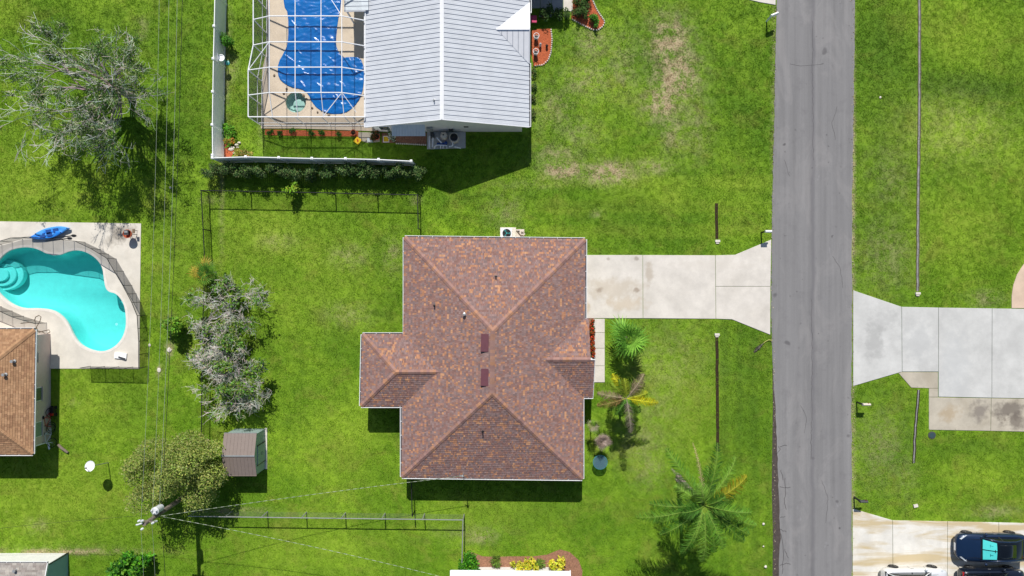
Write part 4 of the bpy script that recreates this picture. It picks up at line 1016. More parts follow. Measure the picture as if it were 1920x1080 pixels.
# ================================================================== FENCES AND ENCLOSURES
def vinyl_fence(label, pts_top, h=1.85):
    """white vinyl privacy fence: each panel of boards and each capped post a part"""
    c = [W(x, y, h) for x, y in pts_top]; root = thing('vinyl_fence', label, 'fence', (c[0].x, c[0].y, 0))
    for p in c:
        po = MB().box((p.x,p.y,(h+.04)/2),(.13,.13,h+.04)).build('post', M_white, root)
        cp = MB(); cp.add([(p.x+i*.085,p.y+j*.085,h+.04) for i, j in ((-1,-1),(1,-1),(1,1),(-1,1))]+[(p.x+i*.085,p.y+j*.085,h+.065) for i, j in ((-1,-1),(1,-1),(1,1),(-1,1))]+[(p.x,p.y,h+.12)], [(3,2,1,0),(0,1,5,4),(1,2,6,5),(2,3,7,6),(3,0,4,7),(4,5,8),(5,6,8),(6,7,8),(7,4,8)]); cp.build('post_cap', M_white, po)
    for i in range(len(c)-1):
        a = Vector((c[i].x,c[i].y,0)); b = Vector((c[i+1].x,c[i+1].y,0)); u = (b-a).normalized(); n = Vector((-u.y,u.x,0)); a2 = a+u*.07; b2 = b-u*.07
        pm = MB(); nb = 14; L = (b2-a2).length
        for k in range(nb):
            p = a2+u*(L*k/nb+.003); q = a2+u*(L*(k+1)/nb-.003); pm.beam(p+Vector((0,0,h/2)), q+Vector((0,0,h/2)), .025, h-.16)
        pn = pm.build('panel', M_white, root)
        MB().beam(a2+Vector((0,0,h-.05)), b2+Vector((0,0,h-.05)), .05, .1).build('top_rail', M_white, pn); MB().beam(a2+Vector((0,0,.08)), b2+Vector((0,0,.08)), .05, .12).build('bottom_rail', M_white, pn)
vinyl_fence('white vinyl privacy fence running along the grass beside the pool enclosure', [(403,-75),(403,-12),(401.5,49),(400,110),(399,172),(398,234),(398.5,291)])
vinyl_fence('white vinyl privacy fence standing behind the dark shrub row', [(398.5,296),(461,294),(523,295.5),(585,297),(648,297.5),(710,299),(771,302)])

def chain_fence(label, runs, mats, h=1.2, group=None, sp=3.0):
    rail, mesh = mats; c0 = W(*runs[0][0], h); root = thing('chain_link_fence', label, 'fence', (c0.x, c0.y, 0), group); done = []
    for run in runs:
        c = [W(x, y, h) for x, y in run]
        for i in range(len(c)-1):
            a, b = c[i], c[i+1]; L = (b-a).length; m = max(1, round(L/sp))
            for k in range(m):
                p = a.lerp(b, k/m); q = a.lerp(b, (k+1)/m); z = Vector((0,0,1))
                me_ = MB(); me_.quad([p-z*(h-.04), q-z*(h-.04), q-z*.02, p-z*.02]); me_.build('mesh_panel', mesh, root)
                for e in (p, q):
                    if all((e-d).length > .3 for d in done):
                        done.append(e); MB().tube([(e.x,e.y,0),(e.x,e.y,h+.03)], .04, 8).build('post', rail, root)
            MB().tube([a, b], .034, 6).build('top_rail', rail, root)
        
chain_fence('black chain-link fence below the row of dark shrubs', [[(384,500),(381,430),(377,357)],[(377,357),(540,360),(783,365.5)],[(783,365.5),(784,428)]], (M_dark, M_chain))
chain_fence('galvanised chain-link fence beside the utility pole', [[(354,968),(490,970),(640,972),(868,975)],[(868,975),(866,1062)]], (M_galv, M_chain_g))
chain_fence('short black chain-link fence run from the house corner', [[(771,905),(773,968)]], (M_dark, M_chain))
chain_fence('short black chain-link fence run behind the metal shed', [[(383,525),(379,640),(378,760),(377,842)]], (M_dark, M_chain))

def pool_fence(label, pts, h=1.2, sp=.86):
    c = [W(x, y, h) for x, y in pts]; root = thing('pool_barrier', label, 'pool fence', (c[0].x, c[0].y, .05)); z = Vector((0,0,1))
    for i in range(len(c)-1):
        a, b = c[i], c[i+1]; L = (b-a).length; m = max(1, round(L/sp))
        for k in range(m):
            p = a.lerp(b, k/m); q = a.lerp(b, (k+1)/m); me_ = MB(); me_.quad([p-z*(h-.09), q-z*(h-.09), q, p]); pn = me_.build('mesh_panel', M_mesh_pool, root)
            MB().beam(p, q, .03, .04).build('top_band', M_dark, pn); MB().tube([p-z*(h-.04), p+z*.02], .018, 6).build('post', M_dark, root)
    q = c[-1]; MB().tube([q-z*(h-.04), q+z*.02], .018, 6).build('post', M_dark, root)
pool_fence('black mesh pool safety barrier curving round the open pool', [(-40,462),(0,452),(20,446),(58,444),(98,448),(140,452),(170,466),(200,484),(214,508),(230,535),(247,567),(257,592),(260,640),(260,690)])
pool_fence('black mesh pool safety barrier along the lower deck edge', [(258,692),(205,691),(150,690)])
pool_fence('short black mesh pool safety barrier beside the tan-roofed house', [(-40,568),(0,584),(22,594),(44,601),(66,607)])

# ---- white aluminium pool enclosure
def cage():
    he, hf = 2.55, 3.15; root = thing('pool_enclosure', 'white framed screen pool enclosure attached to the white metal-roofed house', 'pool cage', W(590, 130))
    xw1 = W(475,0,he).x; xw2 = W(465.5,0,he).x; xi = W(505,0,hf).x; xs = [W(553.5,0,hf).x, W(602,0,hf).x]; xj = W(641,0,hf).x; xh = W(684.5,0,2.45).x
    ye = W(0,219,he).y; beams_y = [W(0,y,hf).y for y in (173.5,126,78.5,30,-18,-66)]
    def xw(y): return xw2 if y < W(0,118,he).y else xw1
    def bm(a, b, w_=.07, h_=.1, name='beam'): MB().beam(a, b, w_*.7, h_*.8).build(name, M_alu, root)
    def scr(p, m, name='screen'): q = MB(); q.quad(p); q.build(name, m, root)
    top = lambda x, y: Vector((x, y, hf)); ev = lambda y: Vector((xw(y), y, he))
    for y in beams_y:
        yo = y-.0; bm(ev(y), top(xi, y)); bm(top(xi, y), top(xj, y)); bm(top(xj, y), Vector((xh, y-.0, 2.38)))
    ys = [ye]+beams_y
    for i in range(len(ys)-1):
        y0, y1 = ys[i], ys[i+1]
        z0 = he if i == 0 else hf
        lo = lambda x: Vector((x, y0, z0))
        for x in [xi]+xs+[xj]: bm(lo(x), top(x, y1), .06, .08, 'purlin')
        bm(ev(y0), ev(y1), .08, .09, 'eave_beam')
        cols = [xi]+xs+[xj]
        for a, b in zip(cols[:-1], cols[1:]): scr([lo(a), lo(b), top(b, y1), top(a, y1)], M_screen_r)
        scr([ev(y0), lo(xi), top(xi, y1), ev(y1)], M_screen_r); scr([lo(xj), Vector((xh,y0,2.4)), Vector((xh,y1,2.38)), top(xj, y1)], M_screen_r)
        g0, g1 = Vector((xw(y0),y0,.06)), Vector((xw(y1),y1,.06)); scr([g0, g1, ev(y1), ev(y0)], M_screen_v, 'wall_screen')
        m0, m1 = Vector((xw(y0),y0,.9)), Vector((xw(y1),y1,.9)); bm(m0, m1, .05, .05, 'chair_rail'); bm(g0, g1, .06, .06, 'base_rail')
    for y in ys: bm(Vector((xw(y),y,.05)), ev(y), .07, .07, 'post')
    cx = [xw2, xi]+xs+[xj, xh]; xt = [xw2, W(505,0,he).x, W(553,0,he).x, W(602,0,he).x, W(645,0,he).x, W(661,0,he).x, xh]
    for a, b in zip(xt[:-1], xt[1:]):
        bm(Vector((a,ye,he)), Vector((b,ye,he)), .08, .1, 'eave_beam'); scr([Vector((a,ye,.06)),Vector((b,ye,.06)),Vector((b,ye,he)),Vector((a,ye,he))], M_screen_v, 'wall_screen')
        bm(Vector((a,ye,.9)), Vector((b,ye,.9)), .05, .05, 'chair_rail'); bm(Vector((a,ye,.07)), Vector((b,ye,.07)), .06, .06, 'base_rail')
    for a in xt[1:]: bm(Vector((a,ye,.05)), Vector((a,ye,he)), .06, .06, 'post')
    yb = beams_y[0]
    bm(top(xj,yb), Vector((xs[1]+.0,ye+.05,he+.02)), .06, .06, 'brace'); bm(top(xj,yb), Vector((W(668,0,he).x,ye+.3,he)), .06, .06, 'brace')
    bm(top(xi,beams_y[2]), ev(beams_y[1]), .06, .06, 'brace'); bm(top(xj,beams_y[3]), Vector((xs[1]+.3, beams_y[4], hf)), .06, .06, 'brace')
    bm(Vector((xh,ye,2.38)), Vector((xh,beams_y[-1],2.38)), .07, .1, 'eave_beam')
cage()

# ================================================================== TREES AND PLANTS
def leafquad(mb, p, size, rnd, col, flat=.5, asp=.45):
    d = Vector((rnd.gauss(0,1), rnd.gauss(0,1), rnd.gauss(0,flat))); d = d.normalized() if d.length > 1e-6 else Vector((1,0,0))
    n = Vector((rnd.gauss(0,.7), rnd.gauss(0,.7), 1)); s_ = d.cross(n)
    if s_.length < 1e-6: return
    s_.normalize(); a = p; b = p+d*size; m = p+d*size*.5-Vector((0,0,size*.1))
    mb.add([a, m+s_*size*asp*.5, b, m-s_*size*asp*.5], [(0,1,2,3)], col)
def grow(mb, p, d, L, r, depth, rnd, tips, spread=.6, grav=0.0, col=(.3,.28,.25), ends=None, kids=(2,4), minr=.006, shrink=(.55,.78), tipcol=None):
    pts = [p]; rs = [r]; q = Vector(p); dd = Vector(d).normalized(); n = 4
    for i in range(n):
        dd = (dd+Vector((rnd.gauss(0,.16), rnd.gauss(0,.16), rnd.gauss(0,.1)+grav))).normalized(); q = q+dd*(L/n); pts.append(q.copy()); rs.append(max(minr, r*(1-.5*(i+1)/n)))
    c = col if depth > 1 or tipcol is None else tipcol
    mb.tube(pts, rs, 6 if r > .03 else 4 if r > .012 else 3, tuple(x*rnd.uniform(.8,1.15) for x in c))
    tips.extend((pp, depth) for pp in pts[2:])
    if depth <= 0: return
    for k in range(rnd.randint(*kids)):
        i = rnd.choice((2,3,4,4)); u = Vector((rnd.gauss(0,1), rnd.gauss(0,1), rnd.gauss(0,.5))).normalized(); nd = (dd+u*spread).normalized()
        grow(mb, pts[i], nd, L*rnd.uniform(*shrink), rs[i]*.72, depth-1, rnd, tips, spread, grav, col, ends, kids, minr, shrink, tipcol)

def feather(mb, tips, rnd, col, n, L, r, cond=lambda p: True):
    for (p, dpt) in tips:
        if dpt > 0 or not cond(p): continue
        for _ in range(n):
            if rnd.random() < .5: continue
            d = Vector((rnd.gauss(0,1), rnd.gauss(0,1), rnd.gauss(.25,.6))).normalized(); l = L*rnd.uniform(.5,1.2); k = d.cross(Vector((0,0,1)))*rnd.uniform(-.12,.12)*l
            mb.tube([p, p+d*l*.5+k, p+d*l], [r, r*.85, r*.5], 3, tuple(x*rnd.uniform(.8,1.12) for x in col))
def bare_tree():
    rnd = random.Random(19); b = W(248, 182); t = thing('spreading_tree', 'wide spreading half-bare tree with pale twigs and drooping green sprays', 'tree', b)
    br = MB(); tips = []; hub = b+Vector((-.05,.03,1.75)); gc = lin((160,152,144)); tw = lin((206,206,196))
    br.tube([b+Vector((0,0,-.1)), b+Vector((.03,0,.6)), b+Vector((-.02,.02,1.2)), hub], [.34,.26,.22,.2], 10, gc)
    for ang, el, L, r in ((180,20,2.8,.13),(158,30,2.8,.14),(132,38,2.6,.13),(104,44,2.4,.13),(78,48,1.9,.1),(200,20,2.8,.12),(222,20,2.7,.11),(244,18,2.7,.11),(266,16,2.6,.11),(290,20,2.3,.1),(318,26,2.0,.09),(350,32,1.7,.08),(300,55,1.8,.09),(250,60,2.2,.1),(190,60,2.2,.1),(140,62,2.2,.1),(305,32,2.5,.1),(328,38,2.4,.1),(352,42,2.3,.09),(18,42,2.1,.09),(42,50,2.0,.08),(275,48,2.3,.1),(335,58,2.2,.09)):
        a = math.radians(ang+rnd.uniform(-6,6)); e = math.radians(el); grow(br, hub+Vector((0,0,rnd.uniform(-.3,.2))), Vector((math.cos(a)*math.cos(e), math.sin(a)*math.cos(e), math.sin(e))), L, r, 4, rnd, tips, .62, .015, gc, None, (2,3), .012, (.56,.82), tw)
    feather(br, tips, rnd, lin((218,220,204)), 1, .6, .009, lambda p: (p-hub).xy.length > 2.0)
    br.build('trunk', M_bark, t)
    lv = MB(); G = [lin(c) for c in ((80,114,46),(102,134,62),(62,94,36),(134,156,96),(160,170,132))]
    for (p, dpt) in tips:
        if dpt > 2: continue
        q0 = mnoise.noise(p*.55+Vector((3,1,7)))
        if q0 < .3: continue
        for _ in range(8):
            q = p+Vector((rnd.gauss(0,.13), rnd.gauss(0,.13), rnd.gauss(0,.1))); leafquad(lv, q, rnd.uniform(.09,.22), rnd, tuple(x*rnd.uniform(.75,1.2) for x in rnd.choices(G, [4,4,3,2,1])[0]), .8, .34)
    ends = [p for p, dpt in tips if dpt <= 1]
    for k in range(170):
        c = rnd.choice(ends); g = rnd.uniform(.7,1.15); rr = rnd.uniform(.13,.27)
        for _ in range(70): leafquad(lv, c+Vector((rnd.gauss(0,rr), rnd.gauss(0,rr), rnd.gauss(0,rr*.6))), rnd.uniform(.09,.2), rnd, tuple(x*g*rnd.uniform(.75,1.2) for x in rnd.choices(G, [5,4,4,1,1])[0]), .8, .36)
    lv.build('crown', M_leaf, t)
bare_tree()
def twiggy_tree(base, height, rad, seed, label, leafy, group=None, greens=((104,142,50),(130,164,64),(78,112,42)), pale=(198,196,184), nb=8):
    rnd = random.Random(seed); t = thing('twiggy_tree', label, 'tree', base, group); br = MB(); tips = []; gc = lin((146,142,132)); tw = lin(pale)
    for k in range(nb):
        a = 2*math.pi*k/nb+rnd.uniform(-.4,.4); e = rnd.uniform(.5,1.2); o = Vector((math.cos(a)*.12, math.sin(a)*.12, 0))
        grow(br, base+o+Vector((0,0,-.05)), Vector((math.cos(a)*math.cos(e), math.sin(a)*math.cos(e), math.sin(e)+.3)), height*.4, .06, 4, rnd, tips, .75, .0, gc, None, (2,4), .0125, (.54,.8), tw)
    feather(br, tips, rnd, tw, 1, .5, .009)
    br.build('trunk', M_bark, t); lv = MB(); G = [lin(c) for c in greens]
    for (p, dpt) in tips:
        if dpt > 2 or p.z < .3: continue
        if mnoise.noise(p*.8+Vector((seed,2,1))) < leafy: continue
        for _ in range(4): leafquad(lv, p+Vector((rnd.gauss(0,.14), rnd.gauss(0,.14), rnd.gauss(0,.12))), rnd.uniform(.12,.24), rnd, tuple(x*rnd.uniform(.7,1.2) for x in rnd.choice(G)), .4, .6)
    lv.build('crown', M_leaf, t)
twiggy_tree(W(434,576), 3.5, 2, 5, 'grey bare-twigged tree with green leaf patches beside the small palm', .2)
twiggy_tree(W(436,660), 2.9, 2, 8, 'grey bare-twigged tree between two other twiggy trees', .2)
twiggy_tree(W(448,718), 3.6, 2, 12, 'large grey bare-twigged tree overhanging the metal shed', .25)
def leafy(name, label, cat, base, rx, ry, z0, z1, n, greens, seed, size=(.1,.2), trunk=True, group=None, lob=6, hollow=.35, asp=.6, flat=.4, wts=None, stems=5, sep=.72, lr=(.32,.55), jit=.25):
    """crown of leaf clumps with gaps, on stems"""
    rnd = random.Random(seed); t = thing(name, label, cat, base, group); cl = []
    for k in range(lob):
        a = rnd.uniform(0, 6.283); q = math.sqrt(rnd.random())*sep; cl.append((Vector((base.x+math.cos(a)*q*rx, base.y+math.sin(a)*q*ry, z0+(z1-z0)*(rnd.uniform(.35,.75)*(1.15-.4*q)))), rnd.uniform(*lr)))
    if trunk:
        tr = MB(); c = lin((110,96,80))
        for k in range(min(stems, lob)):
            p = cl[k][0]; b0 = base+Vector((rnd.uniform(-.06,.06)*rx, rnd.uniform(-.06,.06)*ry, -.05)); r0 = .03+.02*(z1)
            tr.tube([b0, b0.lerp(p, .45)+Vector((0,0,.1*z1)), p], [r0*.8, r0*.5, r0*.2], 6, c)
        tr.build('trunk', M_bark, t)
    lv = MB(); G = [lin(c) for c in greens]
    for i in range(n):
        li = rnd.randrange(lob); c, q = cl[li]; lt = .78+.5*((li*37) % 11)/11; v = Vector((rnd.gauss(0,1), rnd.gauss(0,1), rnd.gauss(0,1))).normalized(); f = rnd.uniform(hollow,1)**.6*rnd.uniform(.8,1.12)
        p = c+Vector((v.x*rx*q*f, v.y*ry*q*f, v.z*(z1-z0)*.42*f))
        if p.z < .04: p.z = rnd.uniform(.04,.2)
        leafquad(lv, p, rnd.uniform(*size), rnd, tuple(x*lt*rnd.uniform(1-jit,1+jit*.85) for x in (rnd.choices(G, wts)[0] if wts else rnd.choice(G))), flat, asp)
    lv.build('crown' if trunk else 'foliage', M_leaf, t); return t
leafy('olive_tree', 'dense olive-yellow bushy tree growing beside the utility pole', 'tree', W(364,864), 3.3, 2.6, 1.0, 4.9, 26000, ((148,164,74),(134,152,66),(164,174,88),(124,144,62),(166,170,104),(114,136,58)), 31, (.08,.17), lob=24, hollow=.55, sep=.86, lr=(.2,.36), jit=.14, stems=14)
leafy('leafy_bush', 'bright green bushy sapling left of the grey twiggy trees', 'bush', W(337,606), .75, .8, .3, 1.9, 1100, ((116,160,40),(92,136,32),(136,176,56)), 32, (.14,.26), lob=6)
leafy('leafy_bush', 'bright green bush between the teal house and the utility pole', 'bush', W(262,1046), 1.25, 1.15, .3, 2.2, 1700, ((88,156,28),(62,124,24),(112,178,40),(44,92,22)), 33, (.18,.34), lob=8)
leafy('leafy_bush', 'large bright green bush at the fence end above the white panel roof', 'bush', W(884,1046), .85, .85, .2, 1.7, 1500, ((70,140,22),(50,112,18),(96,164,30)), 34, (.12,.22), lob=8)
for i, (x, y, r, lb) in enumerate(((970,1056,.42,'yellow croton shrub in the mulch bed next to the grassy clump'),(991,1051,.42,'yellow croton shrub in the middle of the mulch bed'),(1003,1058,.28,'smallest yellow croton shrub in the mulch bed'),(1043,1049,.62,'largest yellow croton shrub in the mulch bed'))):
    leafy('croton_shrub', lb, 'shrub', W(x,y), r, r*1.05, .1, .95+r*.5, int(900*r), ((222,214,60),(204,200,48),(232,226,96),(170,178,44)), 40+i, (.1,.18), lob=6, asp=.75)
for (x, y, s, lb) in ((928,1052,.42,'grassy green clump in the mulch bed beside the yellow shrubs'),(1012,1056,.34,'dull green grassy clump between yellow shrubs in the mulch bed')):
    leafy('grass_clump', lb, 'plant', W(x,y), s, s, .05, .7, 320, ((110,140,50),(88,120,40),(132,156,66)), int(x), (.16,.34), trunk=False, lob=4, asp=.2)
for i, (x, y, r) in enumerate(((1082,8,.42),(1096,13,.4),(1080,30,.4),(1092,30,.38),(1089,-10,.42),(1102,1,.38),(1060,30,.36))):
    leafy('clipped_bush', 'round clipped green bush standing on the red mulch near the entry' if x != 1060 else 'round clipped bush at the end of the short pale path', 'bush', W(x,y), r, r, .05, .85, 520, ((74,104,40),(58,88,34),(92,122,54)), 60+i, (.06,.12), group='clipped bushes by the entry' if x != 1060 else None, lob=7, hollow=.6)
leafy('clipped_bush', 'loose bright green shrub at the tip of the pointed mulch bed', 'bush', W(1113,42), .42, .45, .05, .8, 420, ((74,140,28),(56,112,24),(98,156,40)), 71, (.08,.16), lob=6)
for i, (x, y) in enumerate(((1018,33),(1031,26),(1046,32))):
    leafy('shaded_bush', 'dark round bush in the shade of the entry', 'bush', W(x,y), .42, .46, .05, .95, 520, ((62,92,40),(50,78,32),(78,106,48)), 80+i, (.06,.13), group='bushes in the entry shade', lob=7, hollow=.6)
leafy('round_shrub', 'small round green shrub beside the white bowl stand', 'bush', W(433,82), .52, .52, .1, 1.15, 900, ((76,140,30),(58,112,24),(100,160,44)), 91, (.07,.14), lob=8)
for i, x in enumerate((409,440,463,492,525,556,590,622,652,684,706,732,758,786)):
    leafy('hedge_shrub', 'grey-green shrub in the row below the white vinyl fence', 'shrub', W(x,326+R.uniform(-3,4)), .72, .58, .1, 1.55+R.uniform(-.2,.25), 1150, ((94,124,60),(70,102,46),(124,144,88),(54,86,38)), 100+i, (.08,.18), group='shrub row below the white fence', lob=7, hollow=.3, asp=.4)
leafy('sapling', 'yellow-green sapling growing between the shrub row and chain-link fence', 'sapling', W(555,356), .42, .42, .2, 1.5, 240, ((150,190,44),(126,172,36),(172,204,70)), 121, (.14,.26), lob=4)
leafy('sprawling_weed', 'bright green plant in the corner inside the white fence', 'plant', W(432,252), .55, .9, .03, .5, 420, ((96,160,32),(80,140,28),(120,176,48)), 122, (.1,.2), trunk=False, lob=7)
for i, (x, y, g) in enumerate(((432,266,((176,164,60),(150,140,52),(196,120,52))),(450,288,((168,164,64),(130,140,50),(190,176,90))),(462,291,((150,150,70),(110,130,50),(176,150,80))))):
    leafy('bed_plant', ('orange-tinged leafy plant on the little corner mulch bed','yellowish leafy plant beside the corner mulch bed','olive leafy plant at the fence near the corner bed')[i], 'plant', W(x,y), .36, .3, .04, .5, 200, g, 130+i, (.1,.2), trunk=False, lob=4)
for i, (x, y) in enumerate(((507,248),(527,250),(551,247),(583,249),(606,250),(633,252))):
    leafy('border_plant', 'low green plant in the narrow red mulch strip', 'plant', W(x,y), .28, .18, .03, .4, 120, ((72,120,36),(54,96,30)), 140+i, (.08,.16), trunk=False, lob=3, group='plants in the mulch strip')
leafy('flowering_bush', 'small bush of white flowers beside the red pot', 'bush', W(738,259), .4, .4, .15, 1.1, 420, ((84,112,50),(60,90,40),(236,236,224),(226,226,214)), 150, (.07,.14), lob=6, wts=[3,3,3,2])
for i in range(7):
    y = 603+i*10; leafy('red_flower_plant', 'red flowering plant in the narrow soil bed by the walkway', 'plant', W(1109.5,y), .19, .22, .05, .5, 150, ((206,50,28),(224,74,40),(70,104,36),(52,84,30)), 160+i, (.07,.14), trunk=False, lob=4, wts=[3,3,3,2], group='red flowers along the walkway')
for i, (x, y) in enumerate(((1000,136),(1001,160),(1000,185),(1000,215))):
    leafy('border_plant', 'low dull green plant along the white house wall', 'plant', W(x,y), .16, .4, .03, .4, 130, ((84,116,48),(110,120,62)), 170+i, (.08,.15), trunk=False, lob=4, group='plants along the white house wall')
for i, (x, y) in enumerate(((706,254),(700,260))):
    leafy('potted_plant', ('dark leafy plant beside the red pot','low leafy plant near the yellow sign')[i], 'plant', W(x,y), .3, .28, .05, .6, 150, ((70,96,44),(52,80,34),(150,90,50)), 180+i, (.08,.16), trunk=False, lob=4)

# ---- palms
def frond(mb, base, az, el, L, droop, col, rnd, width=.55, npin=34, rach=None, pw=.022):
    d = Vector((math.cos(az)*math.cos(el), math.sin(az)*math.cos(el), math.sin(el))); p = Vector(base); pts = [p.copy()]; n = 12
    for i in range(n):
        d = (d+Vector((0,0,-droop*(i+1)/n))).normalized(); p = p+d*(L/n); pts.append(p.copy())
    rc = rach or tuple(min(1, x*1.25) for x in col); mb.tube(pts, [.02*(1-.8*i/n)+.004 for i in range(n+1)], 4, rc)
    for k in range(npin):
        t = .14+.86*k/npin; f = t*n; i = min(n-1, int(f)); q = pts[i].lerp(pts[i+1], f-i); tn = (pts[i+1]-pts[i]).normalized()
        side = tn.cross(Vector((0,0,1)))
        if side.length < 1e-4: continue
        side.normalize(); upv = side.cross(tn); w_ = width*(math.sin(math.pi*min(1, .12+t*.86))**.6)
        for s_ in (-1, 1):
            a = rnd.uniform(.35,1.1); dv = (side*s_*1.0+tn*a-upv*rnd.uniform(.05,.95)).normalized(); e = q+dv*w_*rnd.uniform(.8,1.1); m = q.lerp(e, .5)+upv*.03
            wv = tn*pw; g = rnd.uniform(.5,1.45); c = tuple(x*g for x in col)
            mb.add([q-wv*.6, q+wv*.6, m+wv, e, m-wv], [(0,1,2,3,4)], c)
def palm_trunk(root, b, h, r0, r1, lean=(0,0)):
    m = MB(); pts = [b+Vector((0,0,-.1))]+[b+Vector((lean[0]*(k/8)**2, lean[1]*(k/8)**2, h*k/8)) for k in range(1,9)]; m.tube(pts, [r0*1.3]+[r0+(r1-r0)*k/8 for k in range(1,9)], 10, lin((132,122,108))); m.build('trunk', M_bark, root); return pts[-1]
GRN = [lin(c) for c in ((92,142,48),(112,160,58),(80,128,44),(128,170,66))]
def big_palm():
    rnd = random.Random(3); b = W(1272,893); h = 6.2; t = thing('coconut_palm', 'tall feather palm with long arching green fronds beside the road lawn', 'palm', b); top = palm_trunk(t, b, h, .17,.13,(.06,-.05))
    c = (1322,952)
    spec = [((1262,862),0),((1303,850),1),((1346,852),0),((1378,876),0),((1392,905),3),((1408,988),0),((1388,1012),0),((1320,1046),0),((1288,1034),0),((1212,972),0),((1232,948),0),((1268,892),2),((1272,910),2),((1352,1020),0),((1250,1000),0),((1300,900),0),((1350,930),0),((1395,950),0),((1270,955),0),((1290,985),0),((1360,985),0),((1330,890),0),((1375,940),0),((1275,920),0),((1340,1030),0),((1245,985),0),((1395,1000),0),((1300,1020),0)]
    for i, ((x, y), k) in enumerate(spec):
        dx, dy = x-c[0], -(y-c[1]); az = math.atan2(dy, dx); L = math.hypot(dx, dy)*S*.95
        inner = 15 <= i < 19
        col = GRN[i % 4] if k == 0 else lin((186,166,128)) if k == 1 else lin((168,158,146)) if k == 2 else lin((168,160,44))
        m = MB(); frond(m, top+Vector((0,0,.0 if not inner else .1)), az, rnd.uniform(.25,.5) if not inner and k != 2 else (.9 if inner else -.1), max(1.6, L*1.12), .17 if k != 2 else .3, col, rnd, .74 if k in (0,3) else .24, 66 if k in (0,3) else 34, lin((136,164,66)) if k == 0 else None, .019); m.build('frond', M_leaf, t)
big_palm()
def yellow_palm():
    rnd = random.Random(4); b = W(1160,733); t = thing('yellowing_palm', 'small feather palm with yellow, grey and green fronds by the walkway end', 'palm', b); top = palm_trunk(t, b, 3.3, .09,.07)
    for (dx, dy, L, c) in ((-24,42,1.75,(196,190,36)),(32,44,1.9,(162,146,122)),(48,-6,1.95,(206,200,34)),(6,-58,2.1,(150,140,124)),(-44,8,1.85,(164,146,120)),(-44,-10,1.9,(150,128,76)),(-10,-32,1.2,(82,128,44)),(10,-20,1.0,(100,142,50)),(-8,20,1.3,(120,150,44)),(-18,-26,1.2,(88,132,48)),(14,22,1.2,(126,138,70)),(0,8,.9,(104,150,54)),(30,-30,1.3,(110,150,56)),(-30,30,1.4,(140,164,50)),(24,20,1.5,(150,150,90)),(-30,-22,1.3,(104,138,56)),(36,8,1.4,(168,176,50)),(-6,44,1.3,(150,164,48))):
        m = MB(); frond(m, top, math.atan2(dy,dx), rnd.uniform(.2,.55), L*1.12, .16, lin(c), rnd, .5, 54, None, .017); m.build('frond', M_leaf, t)
yellow_palm()
def fan_palm(b, h, rad, n, label, seed, cols, name='fan_palm', trunk_r=.09):
    rnd = random.Random(seed); t = thing(name, label, 'palm', b); top = palm_trunk(t, b, h, trunk_r, trunk_r*.8)
    for k in range(n):
        az = 2.4*k+rnd.uniform(-.2,.2); el = rnd.uniform(-.25,1.1); pl = rad*rnd.uniform(.1,.55); d = Vector((math.cos(az)*math.cos(el), math.sin(az)*math.cos(el), math.sin(el))); c0 = top+d*pl; m = MB(); col = lin(rnd.choice(cols))
        m.tube([top, top.lerp(c0,.5)+Vector((0,0,.04)), c0], [.018,.014,.01], 4, col); side = d.cross(Vector((0,0,1))).normalized(); up = side.cross(d)
        for j in range(13):
            a = -1.75+3.5*j/12; dv = (d*math.cos(a)+side*math.sin(a)-Vector((0,0,.25*abs(math.sin(a))))).normalized(); L = rad*.72*(1-.25*abs(a)/1.75)*rnd.uniform(.85,1.1); e = c0+dv*L-Vector((0,0,.12*L)); mid = c0+dv*L*.5; s2 = dv.cross(up).normalized()*.026*rad; g = rnd.uniform(.75,1.25)
            m.add([c0, mid+s2, e, mid-s2], [(0,1,2,3)], tuple(x*g for x in col))
        m.build('leaf_fan', M_leaf, t)
fan_palm(W(1171,632), 1.9, 1.65, 22, 'green fan palm standing beside the walkway and driveway', 5, ((120,174,58),(100,154,50),(142,190,74),(84,134,42)))
fan_palm(W(404,512), 1.5, 1.05, 20, 'small fan palm with orange dry tips at the chain-link fence', 6, ((84,132,44),(70,112,40),(96,140,44),(92,136,46),(108,140,50),(186,158,58)), 'fan_palm')
fan_palm(W(1106,789), 1.75, .62, 12, 'thin young palm with few green fans against the house eave', 7, ((124,160,60),(150,160,80),(168,156,136)), 'young_palm', .035)
fan_palm(W(1124,818), 1.55, .66, 22, 'small dried palm with grey-pink withered leaves above the glass table', 9, ((176,156,146),(158,138,128),(192,172,160),(140,122,110)), 'withered_palm', .04)
# fallen frond at the driveway corner
t = thing('fallen_frond', 'fallen dry palm frond lying at the driveway corner by the road', 'palm frond', W(1428,650,0)); m = MB(); pts = [W(1447,638,0),W(1440,637,0),W(1433,641,0),W(1428,646,0)]
m.tube([p+Vector((0,0,z)) for p, z in zip(pts,(.06,.1,.1,.08))], [.03,.025,.02,.02], 5, lin((206,204,120))); m.build('stalk', M_leaf, t)
m = MB(); rnd = random.Random(2); frond(m, W(1431,643)+Vector((0,0,.1)), math.atan2(-22,-22), .0, .95, .03, lin((120,116,104)), rnd, .22, 26); m.build('leaf_blade', M_leaf, t)

